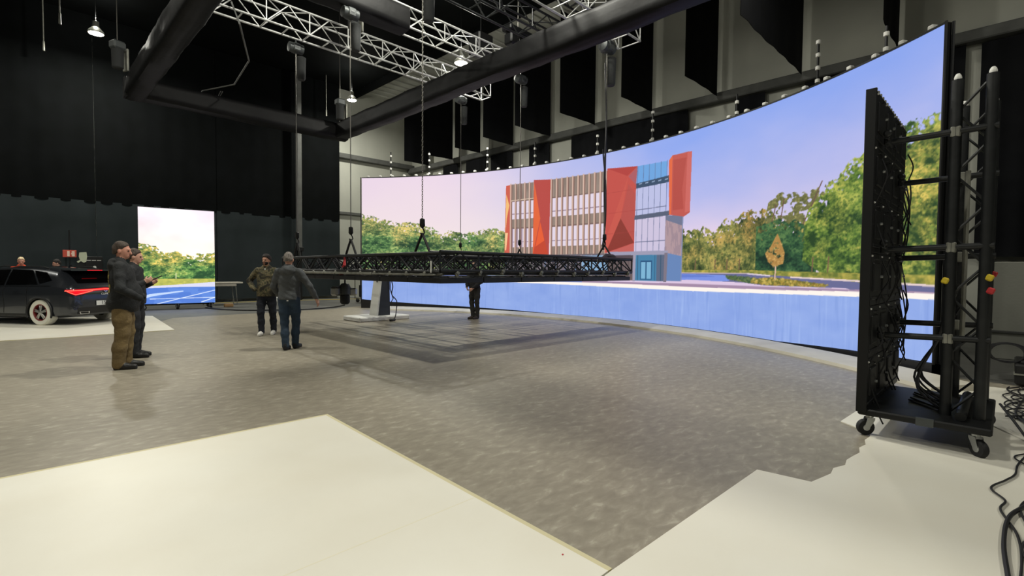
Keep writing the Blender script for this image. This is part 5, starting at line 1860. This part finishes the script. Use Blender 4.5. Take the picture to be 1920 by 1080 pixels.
def person(label, loc, face, mats, H=1.78, fat=0., arms=None, feet=None, head=(0, 0), hem=.86, hair=None, hands=None, hood=False, h=.009, knees=None, beard=None, lean=0., collar=True, pw=1.):
    """loc: ground point, face: heading across/away from the photographer.  Local +y is forwards, +x the right-hand side."""
    s = H / 1.78
    root = thing('person', label, 'person', loc, facing(*face))
    b = Body()
    v = lambda x, y, z: np.array((x, y, z), float) * s
    arms = arms or {}
    feet = feet or {1: (.11, 0, 0), -1: (-.11, 0, 0)}
    # legs
    for sd in (1, -1):
        fx, fy, ft = feet[sd]
        hip, ank = v(sd * .095, -.01, .92), v(fx, fy - .03, .1 + (.06 if ft < 0 else 0))
        kn = (hip + ank) / 2 + v(sd * .012, .035, .0) if not knees else v(*knees[sd])
        b.chain('trousers', [hip, (hip * .45 + kn * .55), kn, (kn * .5 + ank * .5) - v(0, .012, 0), ank + v(0, 0, -.02)],
                [(.098 + fat * .3) * s, .088 * s * pw, .07 * s * pw, .068 * s * pw, .062 * s * pw], .04)
        a = ft
        ca, sa = math.cos(a * .6), math.sin(a * .6)
        tdir = np.array((sa, ca, 0))
        heel = v(fx, fy - .055, .045)
        toe = heel + tdir * .21 * s
        b.cap('shoes', heel, heel + tdir * .1 * s, .044 * s, .048 * s, .02)
        b.cap('shoes', heel + tdir * .1 * s, toe - np.array((0, 0, .008)), .046 * s, .034 * s, .02)
        b.cap('shoes', heel + v(0, 0, .04), heel + v(0, 0.01, .065), .042 * s, .045 * s, .02)
        b.cap('soles', heel - v(0, 0, .033), toe - v(0, 0, .033), .034 * s, .034 * s, .008)
    b.ell('trousers', v(0, -.015, .95), np.array((.165 + fat * .5, .125 + fat * .5, .13)) * s, .05)
    # torso
    L = v(0, lean, 0)
    b.ell('jacket', v(0, 0, 1.27) + L * .7, np.array((.19 + fat * .4, .125 + fat * .5, .23)) * s, .05)
    b.ell('jacket', v(0, .015 + fat * .5, 1.06) + L * .3, np.array((.18 + fat * .6, .135 + fat, .2)) * s, .06)
    b.ell('jacket', v(0, -.005 + fat * .2, .92) + L * .1, np.array((.19 + fat * .6, .15 + fat * .75, .2)) * s, .05)
    b.cap('jacket', v(-.15, -.01, 1.435) + L, v(.15, -.01, 1.435) + L, .07 * s, .07 * s, .05)
    b.cap('jacket', v(-.06, -.015, 1.47) + L, v(.06, -.015, 1.47) + L, .065 * s, .065 * s, .04)
    if collar:
        b.cap('jacket', v(-.03, -.02, 1.51) + L, v(.03, -.02, 1.51) + L, .066 * s, .066 * s, .02)
    if hood:
        b.ell('jacket', v(0, -.105, 1.45) + L, np.array((.125, .06, .085)) * s, .03)
        b.ell('jacket', v(0, -.06, 1.52) + L, np.array((.105, .075, .04)) * s, .03)
    # arms
    for sd in (1, -1):
        el, wr_ = arms.get(sd, ((.27, -.03, 1.17), (.27, .05, .92)))
        sh_ = v(sd * .185, -.01, 1.43) + L
        e_, w_ = v(sd * el[0], el[1], el[2]) + L * .6, v(sd * wr_[0], wr_[1], wr_[2]) + L * .4
        b.chain('jacket', [sh_, (sh_ + e_) / 2, e_, (e_ + w_) / 2, w_], [.072 * s, .064 * s, .058 * s, .052 * s, .044 * s], .03)
        if hands is None or hands.get(sd) is not None:
            hd = (hands or {}).get(sd, (unit(w_ - e_), (-sd, .3, 0), .5))
            b.cap('skin', w_ - unit(w_ - e_) * .03, w_ + unit(hd[0]) * .02 * s, .03 * s, .028 * s, .012)
            add_hand(b, w_ + unit(hd[0]) * .012 * s, hd[0], hd[1], sd, hd[2], s)
    # neck and head, turned by yaw and pitch about the neck
    yaw, pit = head
    cy, sy, cpt, spt = math.cos(yaw), math.sin(yaw), math.cos(pit), math.sin(pit)
    Rh = np.array(((cy, sy, 0), (-sy, cy, 0), (0, 0, 1))) @ np.array(((1, 0, 0), (0, cpt, spt), (0, -spt, cpt)))
    nk = v(0, -.01, 1.53) + L

    def hp(x, y, z):
        return nk + Rh @ v(x, y, z - 1.53)
    Ml = Rh.tolist()
    b.cap('skin', v(0, -.02, 1.46) + L, hp(0, 0, 1.6), .058 * s, .054 * s, .02)
    b.ell('skin', hp(0, -.012, 1.69), np.array((.076, .096, .098)) * s, .02, Ml)
    b.ell('skin', hp(0, .03, 1.635), np.array((.06, .066, .078)) * s, .03, Ml)
    b.ell('skin', hp(0, .065, 1.585), np.array((.03, .03, .025)) * s, .025, Ml)
    b.cap('skin', hp(0, .094, 1.672), hp(0, .112, 1.632), .011 * s, .016 * s, .012)
    b.cap('skin', hp(-.035, .084, 1.69), hp(.035, .084, 1.69), .012 * s, .012 * s, .015)
    for sd in (1, -1):
        b.ell('skin', hp(sd * .078, -.005, 1.648), np.array((.012, .021, .033)) * s, .008, Ml)
        b.ell('eyes', hp(sd * .031, .086, 1.668), np.array((.014, .011, .008)) * s, .004, Ml)
    b.ell('lips', hp(0, .092, 1.603), np.array((.024, .01, .007)) * s, .004, Ml)
    groups = ['trousers', 'jacket', 'shoes', 'soles', 'skin', 'eyes', 'lips']
    hz_ = hem * s
    me = b.mesh('body', {**mats, 'eyes': EYE, 'lips': LIP, 'soles': mats.get('soles', SOLE)}, groups, h,
                cuts={'jacket': lambda X, Y, Z: hz_ - Z + 0 * X + 0 * Y, 'soles': lambda X, Y, Z: .002 - Z + 0 * X + 0 * Y, 'shoes': lambda X, Y, Z: .012 - Z + 0 * X + 0 * Y},
                wrinkle={'jacket': .0022, 'trousers': .0022})
    inst('body', me, root)
    if hair:
        hb_ = Body()
        cut_z, back_z, front = hair.get('line', (1.735, 1.60, .055))
        t_ = hair.get('thick', .007)
        hb_.ell('hair', hp(0, -.014, 1.698), np.array((.076 + t_, .097 + t_, .098 + t_)) * s, .01, Ml)
        hb_.ell('hair', hp(0, -.05, 1.65), np.array((.068 + t_, .06 + t_, .07)) * s, .02, Ml)
        inv = Rh.T

        def hcut(X, Y, Z):
            x, y, z = X - nk[0], Y - nk[1], Z - nk[2]
            ly = (inv[1, 0] * x + inv[1, 1] * y + inv[1, 2] * z) / s
            lz = (inv[2, 0] * x + inv[2, 1] * y + inv[2, 2] * z) / s + 1.53
            ly, lz = np.broadcast_arrays(ly, lz)
            edge = np.interp(ly.ravel(), [-.12, -.06, -.01, .02, .045, .085, .12], [back_z, back_z, back_z + .045, back_z + .055, cut_z - .02, cut_z + .02, cut_z + .02]).reshape(ly.shape)
            return (edge - lz) * s
        hm_ = hb_.mesh('hair', {'hair': hair['mat']}, ['hair'], .008, cuts={'hair': hcut}, wrinkle={'hair': .003}, smooth=1)
        inst('hair', hm_, root)
    if beard:
        bb_ = Body()
        bb_.ell('hair', hp(0, .034, 1.61), np.array((.063, .07, .062)) * s, .02, Ml)
        inv = Rh.T

        def bcut(X, Y, Z):
            x, y, z = X - nk[0], Y - nk[1], Z - nk[2]
            ly = (inv[1, 0] * x + inv[1, 1] * y + inv[1, 2] * z) / s
            lz = (inv[2, 0] * x + inv[2, 1] * y + inv[2, 2] * z) / s + 1.53
            lx = (inv[0, 0] * x + inv[0, 1] * y + inv[0, 2] * z) / s
            mouth = .016 - np.sqrt((lx * .55) ** 2 + (lz - 1.604) ** 2)
            return np.maximum(np.maximum(lz - 1.635 + 0 * ly, .02 - ly), np.where(ly > .05, mouth, -1)) * s
        inst('beard', bb_.mesh('beard', {'hair': beard}, ['hair'], .007, cuts={'hair': bcut}, smooth=1), root)
    return root, hp, s


HAIR = {k: mat('hair_' + k, c, .7, var=(60, tuple(int(v * 1.5) + 4 for v in c), .4, .7), bump=(90, .5), stretch=(1, 1, .3)) for k, c in
        (('dark', (30, 25, 22)), ('brown', (52, 42, 34)), ('grey', (104, 98, 92)), ('light', (196, 176, 140)))}
CL = lambda n, c, r=.85: mat(n, c, r, var=(7, tuple(int(v * 1.22) + 2 for v in c), .4, .75), bump=(45, .35))

# the big man in the foreground, seen from behind his right shoulder
r1, hp1, s1 = person('large man in black jacket and brown trousers standing nearest the camera', (1.11, 9.28, 0), (.83, .56),
                     dict(trousers=CL('brown_canvas', (104, 87, 55)), jacket=CL('black_fleece', (26, 28, 29)), shoes=CL('black_leather', (24, 23, 22), .5), skin=SKIN['ruddy']),
                     H=1.87, fat=.055, arms={1: ((.33, .0, 1.14), (.25, .21, 1.0)), -1: ((.33, .02, 1.14), (.22, .22, 1.0))},
                     hands={1: None, -1: None},
                     feet={1: (.11, -.02, .3), -1: (-.1, .05, .1)}, head=(.28, .12), hem=.80, hair=dict(mat=HAIR['brown'], line=(1.735, 1.6, .03), thick=.005), h=.0085, hood=True, pw=1.22)
# print on the back of his jacket
pm_ = mat('yellow_print', (176, 158, 72), .8, var=(30, (120, 110, 60), .45, .6))
pp = MB()
bt = BVHTree.FromPolygons([v_.co.copy() for v_ in r1.children[0].data.vertices], [tuple(p_.vertices) for p_ in r1.children[0].data.polygons])
for zz, ww in ((1.45, .06), (1.39, .11), (1.32, .10), (1.25, .12), (1.18, .1)):
    rows_ = []
    for k in range(3):
        row_ = []
        for j in range(9):
            o_ = Vector((-ww + 2 * ww * j / 8, -2, zz - k * .028))
            hh_ = bt.ray_cast(o_, Vector((0, 1, 0)))[0]
            row_.append(hh_ + Vector((0, -.006, 0)))
        rows_.append(row_)
    pp.grid(rows_)
pp.build('back_print', pm_, r1)

# the man half hidden behind him, holding a phone
r2, hp2, s2 = person('man in dark clothes half hidden behind the large man', (1.40, 10.32, 0), (.93, .3),
                     dict(trousers=CL('dark_trousers', (30, 31, 34)), jacket=CL('charcoal_jacket', (28, 30, 32)), shoes=CL('black_shoes', (22, 22, 22), .5), skin=SKIN['fair']),
                     H=1.80, fat=.0, arms={1: ((.28, .06, 1.17), (.16, .18, 1.24)), -1: ((.27, -.02, 1.15), (.1, .2, 1.22))},
                     hands={1: ((-.1, .8, .45), (-.8, -.2, .3), .65), -1: ((.2, .85, .4), (.7, -.2, .3), .65)}, feet={1: (.11, .04, .1), -1: (-.11, .0, .1)},
                     head=(-.1, .15), hem=.88, hair=dict(mat=HAIR['brown']), h=.01)
ph_ = tag(MB().box((0, 0, 0), (.075, .15, .01), None, .004).build('mobile_phone', MT['blackplastic']), 'dark phone held by the half hidden man', 'phone')
fwd = Matrix.Rotation(facing(.93, .3), 4, 'Z')
ph_.matrix_world = Matrix.Translation(Vector((1.40, 10.32, 0)) + fwd @ Vector((.1, .36, 1.33))) @ fwd @ Matrix.Rotation(.5, 4, 'X')

# two men walking in the middle
r3, hp3, s3 = person('dark-haired man in camouflage jacket with hands in pockets', (3.98, 11.8, 0), (.22, -.97),
                     dict(trousers=CL('navy_trousers', (22, 26, 36)), jacket=camo_material(), shoes=CL('white_trainers', (206, 204, 196), .6), skin=SKIN['tan'], soles=CL('white_soles', (190, 188, 180))),
                     H=1.80, arms={1: ((.36, -.06, 1.2), (.22, .12, 1.02)), -1: ((.36, -.06, 1.2), (.22, .12, 1.02))}, hands={1: None, -1: None}, fat=.02,
                     feet={1: (.09, .1, .1), -1: (-.12, -.08, -.05 + .05)}, head=(.28, 0), hem=.87, hair=dict(mat=HAIR['dark'], line=(1.73, 1.63, .06), thick=.018), beard=HAIR['dark'], h=.009)
tsh = MB().box((0, .1, 1.485), (.025, .02, .04), None, .004).build('white_shirt_collar', MT['whiteplastic'], r3)
r4, hp4, s4 = person('grey-haired man in grey hoodie and jeans walking away', (3.58, 9.43, 0), (-.12, .99),
                     dict(trousers=CL('blue_denim', (38, 54, 70)), jacket=CL('grey_hoodie', (74, 77, 78)), shoes=CL('black_trainers', (24, 26, 30), .6), skin=SKIN['fair']),
                     H=1.79, fat=.012, arms={1: ((.36, .0, 1.17), (.46, .1, .92)), -1: ((.29, .05, 1.16), (.24, .2, .98))},
                     hands={1: ((.25, .25, -.9), (-.9, .3, 0), .45), -1: ((.1, .6, -.7), (.8, .2, 0), .6)},
                     feet={1: (.07, .13, .3), -1: (-.03, -.09, .0)}, head=(-.08, .02), hem=.93, hair=dict(mat=HAIR['grey'], line=(1.74, 1.62, .05), thick=.006), hood=True, h=.009)
MB().box((.02, -.165, .915), (.03, .006, .02), None, .002).build('white_label', MT['whiteplastic'], r4)

# man in black behind the lowered truss
person('man in black standing behind the lowered truss, head hidden', (9.94, 11.56, 0), (-.55, -.83),
       dict(trousers=CL('black_trousers', (38, 37, 34)), jacket=CL('black_sweater', (20, 20, 22)), shoes=CL('brown_shoes', (52, 44, 38), .6), skin=SKIN['fair']),
       H=1.78, arms={1: ((.27, .02, 1.15), (.14, .2, .98)), -1: ((.27, .02, 1.15), (.1, .22, .95))}, hands={1: ((-.5, .5, -.6), (-.5, -.6, 0), .6), -1: ((.5, .5, -.6), (.5, -.6, 0), .6)},
       feet={1: (.06, .03, .2), -1: (-.07, -.02, 0)}, hem=.96, hair=dict(mat=HAIR['dark']), h=.012)
# two people behind the car
person('person in bright orange jacket behind the dark car', (.12, 22.0, 0), (.75, -.6),
       dict(trousers=CL('dark_work_trousers', (34, 35, 38)), jacket=mat('orange_work_jacket', (232, 82, 44), .8), shoes=CL('work_boots', (40, 36, 32), .6), skin=SKIN['ruddy']),
       H=1.79, head=(.1, .3), hem=.84, hair=dict(mat=HAIR['light'], line=(1.75, 1.66, .02), thick=.006), h=.012)
person('person in dark hooded jacket behind the car beside the red sign', (.98, 22.0, 0), (-.7, -.6),
       dict(trousers=CL('black_jeans', (26, 27, 30)), jacket=CL('black_hooded_jacket', (24, 25, 27)), shoes=CL('black_boots', (26, 25, 25), .6), skin=SKIN['fair']),
       H=1.74, head=(-.2, .35), hem=.84, hair=dict(mat=HAIR['dark']), hood=True, h=.012)
